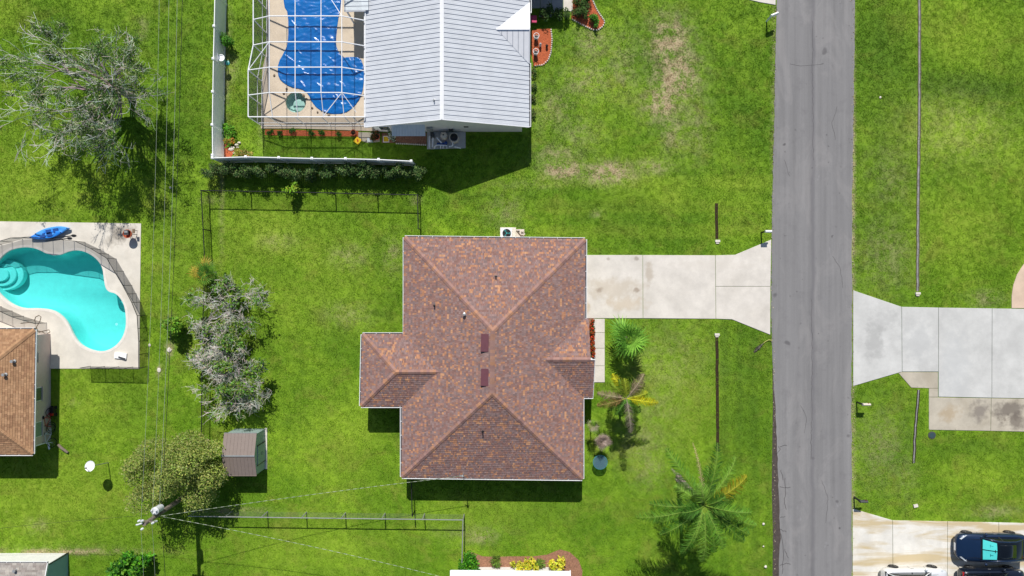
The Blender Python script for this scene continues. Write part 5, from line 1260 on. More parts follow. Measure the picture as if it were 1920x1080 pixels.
# ================================================================== UTILITY POLE AND WIRES
def vec(x, y, z): return Vector((x, y, z))
PB = W(368, 916); PH = 6.7; PT = W(270, 983, PH)
def pole():
    root = thing('utility_pole', 'weathered wooden utility pole with a pale transformer can and insulators', 'utility pole', PB)
    top = vec(PT.x, PT.y, PH); f = lambda z: PB.lerp(top, z/PH)
    MB().tube([PB+vec(0,0,-.2), f(2), f(4.5), top], [.17,.16,.14,.12], 12).build('shaft', M_pole, root)
    c = f(5.3)+vec(.1,.42,0); tr = MB().lathe([(.17,-.36),(.23,-.34),(.23,.32),(.25,.32),(.25,.36),(.17,.43)], c, 18).build('transformer', M_ceram, root)
    for dx, dy in ((-.14,.06),(.14,.05),(0,-.1)): MB().lathe([(.04,.39),(.06,.43),(.035,.47),(.06,.5),(.025,.57)], c+vec(dx,dy,0), 8).build('bushing', M_ceram, tr)
    MB().beam(f(5.4), c+vec(0,-.2,.1), .08, .1).build('bracket', M_galv, root); MB().beam(f(6.3)+vec(-.5,.1,0), f(6.3)+vec(.45,-.02,0), .07, .09).build('cross_arm', M_pole, root)
    for p in (top+vec(-.05,.25,.02), top+vec(-.05,-.25,.02), f(6.3)+vec(.4,-.02,.05), f(6.3)+vec(-.45,.1,.05)):
        MB().lathe([(.03,-.02),(.07,.03),(.04,.07),(.08,.12),(.04,.16),(.06,.2),(.02,.24)], p, 10).build('insulator', M_ceram, root)
    MB().tube([top+vec(-.05,.1,.05), top+vec(-.3,.02,.12), top+vec(-.42,.0,.1)], .05, 8).build('surge_arrester', M_ceram, root)
    MB().tube([f(6.1)+vec(.25,-.1,0), f(6.1)+vec(.3,-.14,-.3)], [.07,.07], 8).build('fuse_cutout', M_ceram, root)
    return f
PF = pole()
def wire(label, a, b, sag, mat, r=.008, group=None, n=22):
    a = Vector(a); b = Vector(b); pts = []
    for i in range(n+1):
        t = i/n; p = a.lerp(b, t); p.z -= sag*4*t*(1-t); pts.append(p)
    if r == .021:                       # twisted service cable: pale neutral wound round dark insulated legs
        m = MB()
        for i in range(len(pts)-1):
            for k in range(4):
                p = pts[i].lerp(pts[i+1], k/4); q = pts[i].lerp(pts[i+1], (k+1)/4); m.tube([p, q], .013, 5, lin((176,184,168)) if k % 2 else lin((112,128,92)))
        o = m.build('service_cable', M_bark)
    else: o = MB().tube(pts, r, 5).build('power_line', mat)
    tag(o, label, 'wire', group); return o
FAR = W(395, -560).y; SOU = W(0, 1500).y
top = vec(PT.x, PT.y, PH)
wire('pale overhead line from the pole top insulator over the big spreading tree', top+vec(-.05,.25,.25), vec(W(300,0,6.6).x+.4, FAR, 7.4), .9, M_wire_l)
wire('pale overhead line from the pole cross arm over the lawn', PF(6.3)+vec(.4,-.02,.25), vec(W(315,0,6.2).x+.4, FAR, 6.9), .9, M_wire_l)
wire('thin grey overhead line from just below the transformer', PF(5.2)+vec(.12,0,0), vec(W(334,0,5).x+.4, FAR, 5.6), .8, M_wire_l, .01)
wire('thick black overhead cable running past the twiggy trees', PF(5.0)+vec(.14,0,0), vec(W(341,0,4.8).x+.5, FAR, 5.3), .9, M_wire_d, .016)
wire('pale overhead line from the pole top toward the green bush', top+vec(-.05,-.25,.25), vec(top.x-.25, SOU, 7.2), .8, M_wire_l)
wire('pale overhead line from the cross arm past the green bush', PF(6.3)+vec(.4,-.02,.25), vec(PF(6.3).x+.35, SOU, 6.8), .8, M_wire_l)
wire('thick black cable from the pole past the lower chain-link fence', PF(5.0)+vec(.14,0,0), vec(PF(5).x+.3, SOU, 5.2), .8, M_wire_d, .016)
wire('twisted pale service cable from pole to the brown roof mast', PF(5.4)+vec(.15,0,0), MAST, .35, M_wire_l, .021)
wire('twisted pale service cable from pole toward the white panel roof', PF(5.2)+vec(.15,-.05,0), W(900,1100,2.9), .45, M_wire_l, .021)
wire('thin service line from the pole across the lawn toward the tan-roofed house', PF(5.1)+vec(-.1,0,0), W(-160,1010,3), .5, M_wire_d, .009)

# ================================================================== CARS
def loft(mb, rings, cap=True, col=None):
    n = len(rings[0]); vs = [p for r_ in rings for p in r_]; fs = []
    for i in range(len(rings)-1):
        for j in range(n-1): fs.append((i*n+j, i*n+j+1, (i+1)*n+j+1, (i+1)*n+j))
        fs.append((i*n+n-1, i*n, (i+1)*n, (i+1)*n+n-1))
    if cap: fs.append(tuple(range(n-1,-1,-1))); fs.append(tuple((len(rings)-1)*n+j for j in range(n)))
    mb.add(vs, fs, col)
def car(label, loc, rz, paint, kind, shade=False):
    """x = 0 is the nose, car points to -x; built in its own axes then turned about z"""
    L, wd = (4.7,.925) if kind == 'sedan' else (4.55,.925); cx, cy = loc; root = thing('parked_car', label, 'car', (cx, cy, .05)); cs, sn = math.cos(rz), math.sin(rz)
    sc_ = 1.05 if kind == 'sedan' else 1.0
    def T(p): return (cx+(p[0]*cs-p[1]*sn)*sc_, cy+(p[0]*sn+p[1]*cs)*sc_, p[2]*sc_+.05)
    def put(mb, name, mat, par=root, smooth=True):
        mb.v = [T(p) for p in mb.v]; o = mb.build(name, mat, par, smooth); return o
    sed = kind == 'sedan'
    # stations: x, half width, shoulder half width, bottom, shoulder z, deck z
    stn = [(0,.45,.38,.34,.52,.55),(.06,.66,.56,.27,.60,.64),(.22,.82,.70,.22,.66,.72),(.55,.90,.76,.2,.72,.80),(.95,.925,.78,.2,.76,.86),(1.5,.925,.80,.2,.82,.95),(2.3,.925,.84,.2,.86,.96),(3.2,.925,.84,.2,.88,.97),(3.8,.92,.82,.22,.9,1.0),(L-.35,.88,.76,.26,.9,1.02),(L-.1,.78,.68,.32,.86,.98),(L,.58,.5,.4,.76,.82)] if sed else \
          [(0,.5,.44,.36,.66,.72),(.05,.7,.6,.3,.74,.82),(.2,.84,.74,.24,.82,.9),(.5,.90,.80,.22,.88,.98),(1.0,.925,.82,.22,.94,1.04),(1.5,.925,.84,.22,.98,1.08),(2.4,.925,.86,.22,1.0,1.08),(3.4,.925,.86,.22,1.02,1.1),(4.1,.92,.84,.24,1.04,1.12),(L-.15,.88,.8,.3,1.04,1.12),(L-.03,.8,.72,.38,.98,1.04),(L,.66,.6,.46,.86,.9)]
    rings = []
    for (x, w_, ws, zb, zs, zd) in stn:
        h_ = [(w_*.86,zb),(w_*.98,zb+.1),(w_,(zb+zs)/2),(w_*.985,zs-.04),(ws+.02,zs+.03),(ws*.7,zd-.015),(ws*.3,zd)]
        rings.append([(x,-y,z) for y, z in h_]+[(x,y,z) for y, z in h_[::-1]])
    b = MB(); loft(b, rings); body = put(b, 'body', paint)
    # greenhouse
    if sed: gl = [(1.42,.74,.93),(1.95,.68,1.22),(2.35,.60,1.40),(2.9,.58,1.43),(3.45,.58,1.37),(3.95,.62,1.16),(4.3,.66,1.0)]
    else: gl = [(1.35,.78,1.06),(1.75,.74,1.32),(2.1,.68,1.58),(2.8,.67,1.63),(3.6,.67,1.6),(4.15,.68,1.5),(4.42,.72,1.12)]
    zb = .9 if sed else 1.04; g = MB(); rr = []
    for i, (x, w_, z) in enumerate(gl):
        wb = .8 if 0 < i < len(gl)-1 else w_+.02; rr.append([(x,-wb,zb),(x,-(w_+ (wb-w_)*.25),z-.05),(x,-w_*.86,z),(x,0,z+.02),(x,w_*.86,z),(x,(w_+(wb-w_)*.25),z-.05),(x,wb,zb)])
    loft(g, rr, True); put(g, 'cabin_glass', M_carglass)
    r = MB(); ids = [2,3,4] if sed else [2,3,4,5]; q = []
    for i in ids:
        x, w_, z = gl[i]; q.append([(x,-w_*.92,z-.015),(x,-w_*.6,z+.018),(x,0,z+.034),(x,w_*.6,z+.018),(x,w_*.92,z-.015),(x,0,z-.02)])
    loft(r, q, True); put(r, 'roof', M_carglass if sed else paint)
    for s_ in (-1, 1):
        pil = MB(); pts = [(x, s_*(w_+.03 if 0 < i < len(gl)-1 else w_+.02)*1.0, z-.03) for i, (x, w_, z) in enumerate(gl)]; pil.tube(pts, .035, 6); put(pil, 'pillar_rail', paint)
        bp = MB().beam((2.6 if sed else 2.7, s_*.79, zb), (2.65 if sed else 2.75, s_*.63, gl[3][2]-.06), .06, .03); put(bp, 'door_pillar', M_cargrey, root, False)
        mi = MB().blob((1.72, s_*1.0, 1.0 if sed else 1.12), (.1,.1,.075), None, .02); put(mi, 'mirror', paint)
        hl = MB(); hl.add([(.16,s_*.6,.66 if sed else .8),(.5,s_*.86,.735 if sed else .89),(.62,s_*.86,.76 if sed else .91),(.25,s_*.56,.715 if sed else .86)], [(0,1,2,3)]); hl.v = [(x,y*1.01,z+.03) for x,y,z in hl.v]; put(hl, 'headlight', M_lamp, root, False)
        tl = MB().box((L-.13, s_*.68, .88 if sed else .98), (.22,.28,.12)); put(tl, 'tail_light', M_cargrey if paint is M_carwhite else M_tail, root, False)
        dh = MB().box((2.5, s_*.935, .74), (.2,.02,.03)); put(dh, 'door_handle', M_chrome, root, False)
        dl = MB(); dl.beam((1.5,s_*.928,.35),(1.5,s_*.91,.85),.012,.008); dl.beam((2.62,s_*.93,.3),(2.62,s_*.915,.86),.012,.008); dl.beam((3.6,s_*.93,.4),(3.6,s_*.9,.88),.012,.008); put(dl, 'door_gap', M_dark, root, False)
        for x in (.88, .88+2.87 if sed else 3.6):
            wh = thing('wheel', '', ''); del wh['label']; del wh['category']; wh.location = Vector((0,0,0)); wh.parent = root
            def wl(prof, n=22):
                m = MB(); vs = []; fs = []
                for (rad, off) in prof:
                    for j in range(n): t = 2*math.pi*j/n; vs.append((x+rad*math.cos(t), s_*(.80+off), .335+rad*math.sin(t)))
                for i in range(len(prof)-1):
                    for j in range(n): fs.append((i*n+j, i*n+(j+1) % n, (i+1)*n+(j+1) % n, (i+1)*n+j))
                fs.append(tuple((len(prof)-1)*n+j for j in range(n))); m.add(vs, fs); return m
            put(wl([(.2,-.08),(.32,-.08),(.335,-.04),(.335,.1),(.32,.135),(.22,.14)]), 'tyre', M_rubber, wh); rm = wl([(.225,.1),(.225,.142),(.19,.12),(.06,.11)]); put(rm, 'rim', M_chrome, wh)
            for k in range(5):
                t = 2*math.pi*k/5; put(MB().beam((x+.05*math.cos(t),s_*.925,.335+.05*math.sin(t)),(x+.2*math.cos(t),s_*.93,.335+.2*math.sin(t)),.05,.02), 'spoke', M_chrome, wh, False)
    hl2 = [(.5,.70),(1.0,.80),(1.4,.88)] if sed else [(.45,.86),(.9,.95),(1.3,1.03)]
    gp = MB()
    for s_ in (-1, 1):
        for a in range(len(hl2)-1):
            gp.beam((hl2[a][0], s_*.6, hl2[a][1]+.055), (hl2[a+1][0], s_*.63, hl2[a+1][1]+.05), .014, .012)
        gp.beam((1.46,s_*.1,.985 if sed else 1.1),(1.5,s_*.62,.985 if sed else 1.1),.02,.015)
    put(gp, 'panel_gap', M_dark, root, False)
    put(MB().box((.03,0,.45 if sed else .55),(.1,.5,.12)), 'number_plate', M_white, root, False)
    put(MB().box((.1,0,.36),(.14,1.2,.1)), 'bumper_grille', M_cargrey, root, False)
    if shade:
        for s_ in (-1, 1):
            m = MB(); m.add([(1.50,s_*.03,.985),(1.52,s_*.66,.965),(2.2,s_*.54,1.318),(2.2,s_*.03,1.36)], [(0,1,2,3) if s_ < 0 else (3,2,1,0)]); m.v = [(x-.02,y,z+.045) for x,y,z in m.v]; sh = put(m, 'sunshade', M_shade, root, False)
            tt = MB(); yc = s_*.3
            def up(x): return .985+(x-1.5)*.515+.045
            tt.beam((1.86,yc-.09,up(1.86)),(1.86,yc+.09,up(1.86)),.035,.01); tt.beam((1.86,yc,up(1.86)),(2.0,yc,up(2.0)),.035,.01); put(tt, 'print_mark', M_shade_t, sh, False)
        put(MB().box((2.13,0,1.34),(.12,.2,.05)), 'mirror_mount', M_dark, root, False)
    return root
NB = W(1781, 1019)
car('dark blue sedan with a turquoise windscreen sunshade parked on the streaked driveway', (NB.x, NB.y), 0, M_carblue, 'sedan', True)
NB = W(1764, 1082); car('white car parked on the streaked driveway near the road', (NB.x, NB.y), math.pi, M_carwhite, 'suv')
NB = W(1906, 1083); car('black-blue car with red tail lights parked behind the white car', (NB.x, NB.y), math.pi, M_carnavy, 'suv')

# ================================================================== YARD THINGS
def mailbox(label, px, py, box_dir, mat, post_mat, h=1.05, L=.5):
    """post at px,py; box reaches along box_dir"""
    b = W(px, py); root = thing('mailbox', label, 'mailbox', b); u = Vector((box_dir[0], box_dir[1], 0)).normalized(); n = Vector((-u.y, u.x, 0))
    MB().box((b.x,b.y,h/2-.02),(.1,.1,h)).build('post', post_mat, root); MB().beam(b+vec(0,0,h-.1)-u*.1, b+vec(0,0,h-.1)+u*(L+.02), .09, .06).build('arm', post_mat, root)
    m = MB(); rings = []
    for s_ in (.0, 1.0):
        o = b+u*(-.08+s_*(L+.02))+vec(0,0,h-.06); rings.append([o+n*.085*c+vec(0,0,z) for c, z in ((-1,0),(-1,.12),(-.85,.18),(-.45,.22),(0,.235),(.45,.22),(.85,.18),(1,.12),(1,0))])
    loft(m, rings); bx = m.build('box', mat, root)
    MB().beam(b+u*L*.6+n*.1+vec(0,0,h), b+u*L*.6+n*.1+vec(0,0,h+.18), .015, .05).build('flag', M_red, bx)
mailbox('white mailbox on a dark post at the pale driveway mouth', 1427, 436, (1,0), M_white, M_dark, .95, .42)
mailbox('cream mailbox on a dark post across the road by the grey driveway', 1606, 754, (1,0), M_tanpl, M_dark, .95, .5)
mailbox('black mailbox on a dark post above the streaked driveway', 1601, 932, (1,0), M_darkgrey, M_dark, .95, .5)
mailbox('white mailbox with teal post near the upper driveway corner', 1437, 40, (.75,.3), M_white, M_awning, 1.0, .5)

def ac_unit():
    c = W(951, 441); root = thing('air_conditioner', 'square white air conditioning unit with a round black fan on its pad', 'air conditioner', c)
    MB().ab((c.x-.5,c.y-.3,0),(c.x+.62,c.y+.55,.08)).build('pad', M_stone, root)
    bx = MB().ab((c.x-.45,c.y-.3,.08),(c.x+.34,c.y+.42,.78)).build('casing', M_fascia, root); z = .785; p = vec(c.x-.03,c.y+.08,0)
    MB().lathe([(.30,z),(.30,z+.012)], p, 24).build('fan_well', M_dark, bx); f = MB()
    for k in range(3):
        t = 2.09*k; f.add([p+vec(.05*math.cos(t),.05*math.sin(t),z+.03), p+vec(.26*math.cos(t-.3),.26*math.sin(t-.3),z+.02), p+vec(.26*math.cos(t+.3),.26*math.sin(t+.3),z+.05)], [(0,1,2)])
    f.lathe([(.07,z+.02),(.06,z+.06)], p, 10); f.build('fan_blades', M_tealp, bx)
    for r_ in (.12,.2,.28): MB().tube([p+vec(r_*math.cos(t*.314),r_*math.sin(t*.314),z+.08) for t in range(20)], .008, 4, None, True).build('grille_ring', M_darkgrey, bx)
ac_unit()
def junk():
    c = W(975, 438); root = thing('pump_box', 'cream utility box with pipes beside the air conditioning unit', 'utility box', c)
    MB().ab((c.x-.28,c.y-.28,0),(c.x+.3,c.y+.3,.16)).build('base', M_tanpl, root)
    for (x, y, r_) in ((.16,.14,.09),(.16,-.1,.07)): MB().lathe([(r_,.16),(r_,.3),(r_*.6,.34)], c+vec(x,y,0), 12).build('tank', M_tanpl, root)
    MB().tube([c+vec(-.25,.2,.2), c+vec(.1,-.2,.22)], .035, 6).build('pipe', M_rust, root); MB().tube([c+vec(.1,-.3,.2), c+vec(.36,-.02,.22)], .04, 6).build('pipe', M_tanpl, root)
    MB().box(c+vec(-.1,.16,.19),(.14,.06,.06)).build('valve', M_shed_trim, root)
junk()
def filters():
    c = W(838, 264); root = thing('pool_equipment', 'pool pump and two round filter tanks with white pipes on the concrete pad', 'pool equipment', W(838,264))
    a = W(832,254,.8); b = W(851,257,.9)
    t1 = MB().lathe([(.2,.1),(.24,.2),(.25,.75),(.22,.9),(.1,.98),(.05,1.0)], (a.x,a.y,0), 20).build('filter_tank', M_tanpl, root); MB().lathe([(.05,.98),(.06,1.06),(.02,1.08)], (a.x,a.y,0), 10).build('valve_cap', M_darkgrey, t1)
    t2 = MB().lathe([(.3,.1),(.34,.2),(.34,.8),(.33,.84)], (b.x,b.y,0), 22).build('filter_tank', M_tanpl, root); MB().lathe([(.27,.8),(.27,.86),(.1,.92),(.04,.95)], (b.x,b.y,0), 20).build('tank_lid', M_dark, t2)
    pr = W(826,270,.3); MB().tube([(pr.x-.25,pr.y,.24),(pr.x+.3,pr.y,.24)], .12, 12).build('pump', M_bluep, root); q = W(836,268,.3); MB().lathe([(.11,.1),(.11,.4),(.06,.44)], (q.x,q.y,0), 12).build('pump_basket', M_bluep, root)
    MB().box((W(811,254,.4).x,W(811,254,.4).y,.45),(.2,.3,.7)).build('heater', M_darkgrey, root)
    for pts in ([(809,254,.5),(805,256,.5),(805,276,.45),(807,278,.1)],[(812,258,.5),(811,276,.3)],[(819,258,.6),(828,268,.5)],[(849,266,.6),(849,273,.5),(842,275,.4)],[(816,273,.4),(822,272,.4),(838,273,.4),(838,278,.2)],[(852,275,.35),(857,276,.35),(864,278,.3)],[(815,278,.2),(816,273,.4)],[(826,278,.15),(826,273,.4)],[(831,278,.15),(831,273,.4)]):
        MB().tube([W(x,y,z) for x,y,z in pts], .045, 8).build('pipe', M_white, root)
filters()
def yard_sign():
    c = W(671,264); root = thing('yard_sign', 'yellow diamond board with a red mark lying beside the mulch strip', 'sign', c); d = .3
    m = MB(); m.prism([(c.x+d*math.cos(a),c.y+d*math.sin(a)) for a in (.15,1.72,3.29,4.86)], .08, .1); bd = m.build('board', M_yellow, root)
    m = MB(); m.box((c.x,c.y+.03,.105),(.1,.16,.012),.3); m.box((c.x+.03,c.y-.06,.105),(.13,.06,.012),.8); m.build('red_mark', M_orange, bd); MB().beam((c.x,c.y,0.0),(c.x,c.y,.09),.2,.2).build('stand', M_rust, root)
yard_sign()
def pot(label, px, py, r, h, mat, name='flower_pot'):
    c = W(px, py); root = thing(name, label, 'pot', c); MB().lathe([(r*.65,0),(r*.95,h*.85),(r*1.08,h*.86),(r*1.08,h),(r*.85,h),(r*.82,h*.8)], c, 18).build('vessel', mat, root); MB().lathe([(r*.8,h*.78),(r*.8,h*.84)], c, 14).build('soil', M_thatch, root)
pot('round terracotta pot near the yellow sign', 708, 258, .22, .35, M_terra); pot('small red pot by the mulch strip end', 664, 250, .2, .3, M_terra)
c = W(725,262); root = thing('tray_table', 'small square white tray frame by the white flowers', 'tray', c)
for a, b in (((-.2,-.2),(.2,-.2)),((.2,-.2),(.2,.2)),((.2,.2),(-.2,.2)),((-.2,.2),(-.2,-.2))): MB().beam(c+vec(*a,.2), c+vec(*b,.2), .04, .04).build('rim', M_white, root)
MB().box(c+vec(0,0,.18),(.36,.36,.02)).build('tray', M_yellow, root)
for a in ((-.18,-.18),(.18,-.18),(.18,.18),(-.18,.18)): MB().beam(c+vec(*a,0), c+vec(*a,.19), .03, .03).build('leg', M_white, root)
c = W(695,264); root = thing('step_stool', 'small teal plastic stool beside the terracotta pot', 'stool', c); MB().box(c+vec(0,0,.28),(.36,.26,.05)).build('seat', M_awning, root)
for a in ((-.14,-.1),(.14,-.1),(.14,.1),(-.14,.1)): MB().beam(c+vec(*a,0), c+vec(*a,.26), .05, .05).build('leg', M_tealp, root)
def bowl_stand():
    c = W(427,118); root = thing('bowl_stand', 'white ring-shaped bowl on a thin teal post inside the fence', 'bird bath', c); z = 1.0
    MB().tube([c, c+vec(0,0,z)], .035, 8).build('post', M_tealp, root); MB().lathe([(.05,z-.02),(.16,z),(.22,z+.06),(.24,z+.09),(.2,z+.09),(.15,z+.03)], c, 20).build('bowl', M_white, root); MB().lathe([(.18,0),(.16,.05),(.05,.08)], c, 14).build('foot', M_tealp, root)
bowl_stand()
def hoop_stand(label, px, py):
    c = W(px, py); root = thing('wire_plant_stand', label, 'plant stand', c); z = .75
    for zz, r_ in ((z,.19),(.4,.15)): MB().tube([c+vec(r_*math.cos(k*.393),r_*math.sin(k*.393),zz) for k in range(16)], .018, 6, None, True).build('hoop', M_white, root)
    for k in range(4): t = k*1.571+.4; MB().tube([c+vec(.12*math.cos(t),.12*math.sin(t),0), c+vec(.19*math.cos(t),.19*math.sin(t),z)], .012, 5).build('leg', M_white, root)
    MB().lathe([(.09,.02),(.15,.3),(.15,.42),(.12,.42)], c, 14).build('pot', M_dark, root)
hoop_stand('white wire hoop stand nearer the entry in the front mulch bed', 1005, 74); hoop_stand('white wire hoop stand at the lower end of the front mulch bed', 1004, 103)
c = W(1013,86); root = thing('garden_ornament', 'small pale green ornament between the two wire hoop stands', 'ornament', c); MB().lathe([(.1,0),(.06,.1),(.09,.25),(.05,.36),(.07,.42),(.02,.5)], c, 10).build('figure', M_awning, root)
c = W(1025,88); root = thing('garden_lantern', 'small black lantern in the front mulch bed', 'lantern', c); MB().lathe([(.08,0),(.08,.25),(.1,.26),(.03,.36)], c, 8).build('body', M_dark, root)
c = W(1000,40); root = thing('patio_bench', 'pink cushioned bench against the shaded entry wall', 'bench', c); MB().box(c+vec(0,0,.4),(.45,.5,.1)).build('cushion', plain('pink_cushion', (196,70,110), .8, var=.3, nscale=12), root); MB().box(c+vec(-.22,0,.55),(.06,.5,.4)).build('backrest', M_rust, root)
for a in ((-.18,-.2),(.18,-.2),(.18,.2),(-.18,.2)): MB().beam(c+vec(*a,.02), c+vec(*a,.36), .05, .05).build('leg', M_rust, root)
for i, (x, y, s_) in enumerate(((437,277,.16),(444,272,.14),(434,280,.2),(449,268,.12),(440,287,.12),(446,277,.1))):
    q = W(x,y); centre_origin(tag(MB().blob((q.x,q.y,.06),(s_,s_*.6,.1)).build('bed_stone', M_stone), 'pale stone on the little corner mulch bed', 'stone', 'stones of the corner bed'))
for i, (x, y, s_, lb) in enumerate(((281,647,.09,'small white stone in the lawn beside the pool deck'),(318,656,.16,'larger pale flat stone under the overhead cables'),(299,694,.14,'pale flat stone on the lawn below the larger one'),(493,544,.06,'small white stone near the twiggy tree top'),(320,352,.08,'small pale stone near the spreading tree shadow'),(1650,183,.07,'tiny white scrap on the verge across the road'))):
    q = W(x,y); centre_origin(tag(MB().blob((q.x,q.y,.04),(s_,s_*1.2,.05)).build('lawn_stone', M_stone), lb, 'stone'))
# kayaks
def kayak(label, px, py, ang, L, w_, mat, z=.05, roll=0):
    c = W(px, py); root = thing('kayak', label, 'kayak', vec(c.x,c.y,z)); u = vec(math.cos(ang),math.sin(ang),0); n = vec(-u.y,u.x,0); m = MB(); rings = []; k = 14
    for i in range(k+1):
        t = -1+2*i/k; ww = w_*max(.03,(1-abs(t)**2.4)); zc = .10*abs(t)**3; o = c+u*t*L/2+vec(0,0,z)
        rings.append([o+n*ww*a+vec(0,0,zc+b*(1 if abs(t) < .95 else .8)) for a, b in ((0,0),(.6,.03),(.95,.14),(1,.2),(.8,.25),(.35,.25 if abs(t) > .5 else .19),(0,.27 if abs(t) > .5 else .17),(-.35,.25 if abs(t) > .5 else .19),(-.8,.25),(-1,.2),(-.95,.14),(-.6,.03))])
    loft(m, rings); hull = m.build('hull', mat, root, True)
    for t in (-.22,.2): MB().box(c+u*t*L/2+vec(0,0,z+.24),(.34,.3,.06),ang).build('seat', M_bluep, root)
    for t in (-.9,.9): MB().lathe([(.03,.3),(.03,.36)], c+u*t*L/2+vec(0,0,z), 8).build('handle', M_dark, root)
kayak('light blue kayak lying on the pool deck edge, farther from the pool', 103, 434, math.radians(10), 2.5, .3, M_kayak2); kayak('deep blue kayak lying on the pool deck beside the mesh barrier', 92, 441, math.radians(9), 2.4, .28, M_kayak)
for i, (x, y) in enumerate(((137,442),(129,447))):
    c = W(x,y); root = thing('kayak_paddle', ('black paddle beside the light blue kayak','black paddle beside the deep blue kayak')[i], 'paddle', c+vec(0,0,.05)); MB().tube([c+vec(-1.6,-.2,.1), c+vec(-.1,0,.08)], .018, 6).build('shaft', M_dark, root); MB().blob(c+vec(.1,.01,.08),(.2,.09,.02),None,.05).build('blade', M_dark, root)
def fire_grill():
    c = W(250,440); root = thing('kettle_grill', 'round rusty grill with a dark box on the pool deck corner', 'grill', c+vec(0,0,.05))
    MB().lathe([(.12,.45),(.24,.55),(.3,.72),(.31,.78),(.28,.78),(.24,.62)], c, 20).build('bowl', M_terra, root); MB().box(c+vec(.0,.08,.82),(.3,.34,.16)).build('cooking_box', M_darkgrey, root); MB().box(c+vec(0,.13,.92),(.22,.14,.04)).build('lid', M_galv, root)
    for k in range(3): t = k*2.09; MB().tube([c+vec(.3*math.cos(t),.3*math.sin(t),.05), c+vec(.12*math.cos(t),.12*math.sin(t),.5)], .02, 6).build('leg', M_dark, root)
    MB().box(c+vec(.36,.2,.6),(.18,.3,.03)).build('side_shelf', M_rust, root); MB().beam(c+vec(.25,.2,.58), c+vec(.3,.3,.05), .03, .03).build('shelf_leg', M_dark, root)
fire_grill()
c = W(228,668); root = thing('lounge_cushion', 'white folded lounge board lying on the pool deck corner', 'cushion', c+vec(0,0,.05)); MB().box(c+vec(0,.05,.12),(.85,.42,.08),-.12).build('pad', M_white, root); MB().box(c+vec(.12,-.1,.18),(.5,.1,.05),-.3).build('strap', M_darkgrey, root); MB().box(c+vec(0,.05,.065),(.7,.3,.03),-.12).build('base', M_galv, root)
c = W(68,604); root = thing('garden_hose', 'dark garden hose looped on the deck by the tan roof corner', 'hose', c+vec(0,0,.05)); pts = []
for (x, y) in ((40,606),(58,604),(68,607),(66,600),(68,594),(74,591),(78,594),(76,602),(70,612),(68,618),(74,623),(84,620),(93,618),(95,622),(88,626),(80,622),(72,620),(70,614)): pts.append(W(x,y)+vec(0,0,.07))
MB().tube(pts, .02, 5).build('loop', M_rust, root, True)
def bicycle(label, px, py, frame_mat, lean):
    c = W(px, py); root = thing('bicycle', label, 'bicycle', c); u = vec(.1,-1,0).normalized(); z = vec(0,0,1); lz = (z+vec(lean,0,0)).normalized(); P3 = lambda a, b: c+u*a+lz*b
    for a in (-.5,.5):
        wh = MB(); wh.tube([P3(a+.32*math.cos(t*.262),.33+.32*math.sin(t*.262)) for t in range(24)], .022, 6, None, True); w_ = wh.build('wheel', M_rubber, root); sp = MB()
        for k in range(8): sp.beam(P3(a,.33), P3(a+.31*math.cos(k*.785),.33+.31*math.sin(k*.785)), .006, .006)
        sp.build('spokes', M_galv, w_)
    f = MB()
    for a, b in (((-.5,.33),(-.1,.34)),((-.1,.34),(-.22,.8)),((-.22,.8),(.36,.78)),((-.1,.34),(.38,.72)),((.36,.85),(.5,.33)),((-.5,.33),(-.2,.72))): f.tube([P3(*a), P3(*b)], .022, 6)
    f.build('frame', frame_mat, root); MB().blob(P3(-.24,.88),(.08,.13,.04)).build('saddle', M_dark, root); h = P3(.34,.95); s_ = vec(1,0,0); MB().tube([h-s_*.26, h, h+s_*.26], .016, 6).build('handlebar', M_dark, root); MB().beam(P3(-.1,.34)-s_*.1, P3(-.1,.34)+s_*.1, .03, .03).build('pedals', M_dark, root)
bicycle('red bicycle leaning at the beige wall of the tan-roofed house', 103, 785, M_red, -.25); bicycle('pale green bicycle leaning at the wall corner behind the red bicycle', 105, 815, M_awning, -.35)
c = W(103,770); root = thing('scooter', 'small dark ride-on toy by the beige wall', 'toy', c); MB().box(c+vec(0,0,.25),(.3,.6,.22)).build('body', M_dark, root); MB().box(c+vec(.05,-.2,.4),(.2,.16,.1)).build('seat', M_red, root)
for a in ((-.14,-.25),(.14,-.25),(-.14,.25),(.14,.25)): MB().tube([c+vec(a[0]-.04,a[1],.12), c+vec(a[0]+.04,a[1],.12)], .12, 12).build('wheel', M_rubber, root)
c = W(118,842); o = MB().tube([W(111,833)+vec(0,0,.1), W(118,840)+vec(0,0,.11), W(129,848)+vec(0,0,.1)], [.09,.1,.08], 8, lin((120,110,98))).build('log', M_bark); centre_origin(tag(o, 'grey log lying in the grass off the house corner', 'log'))
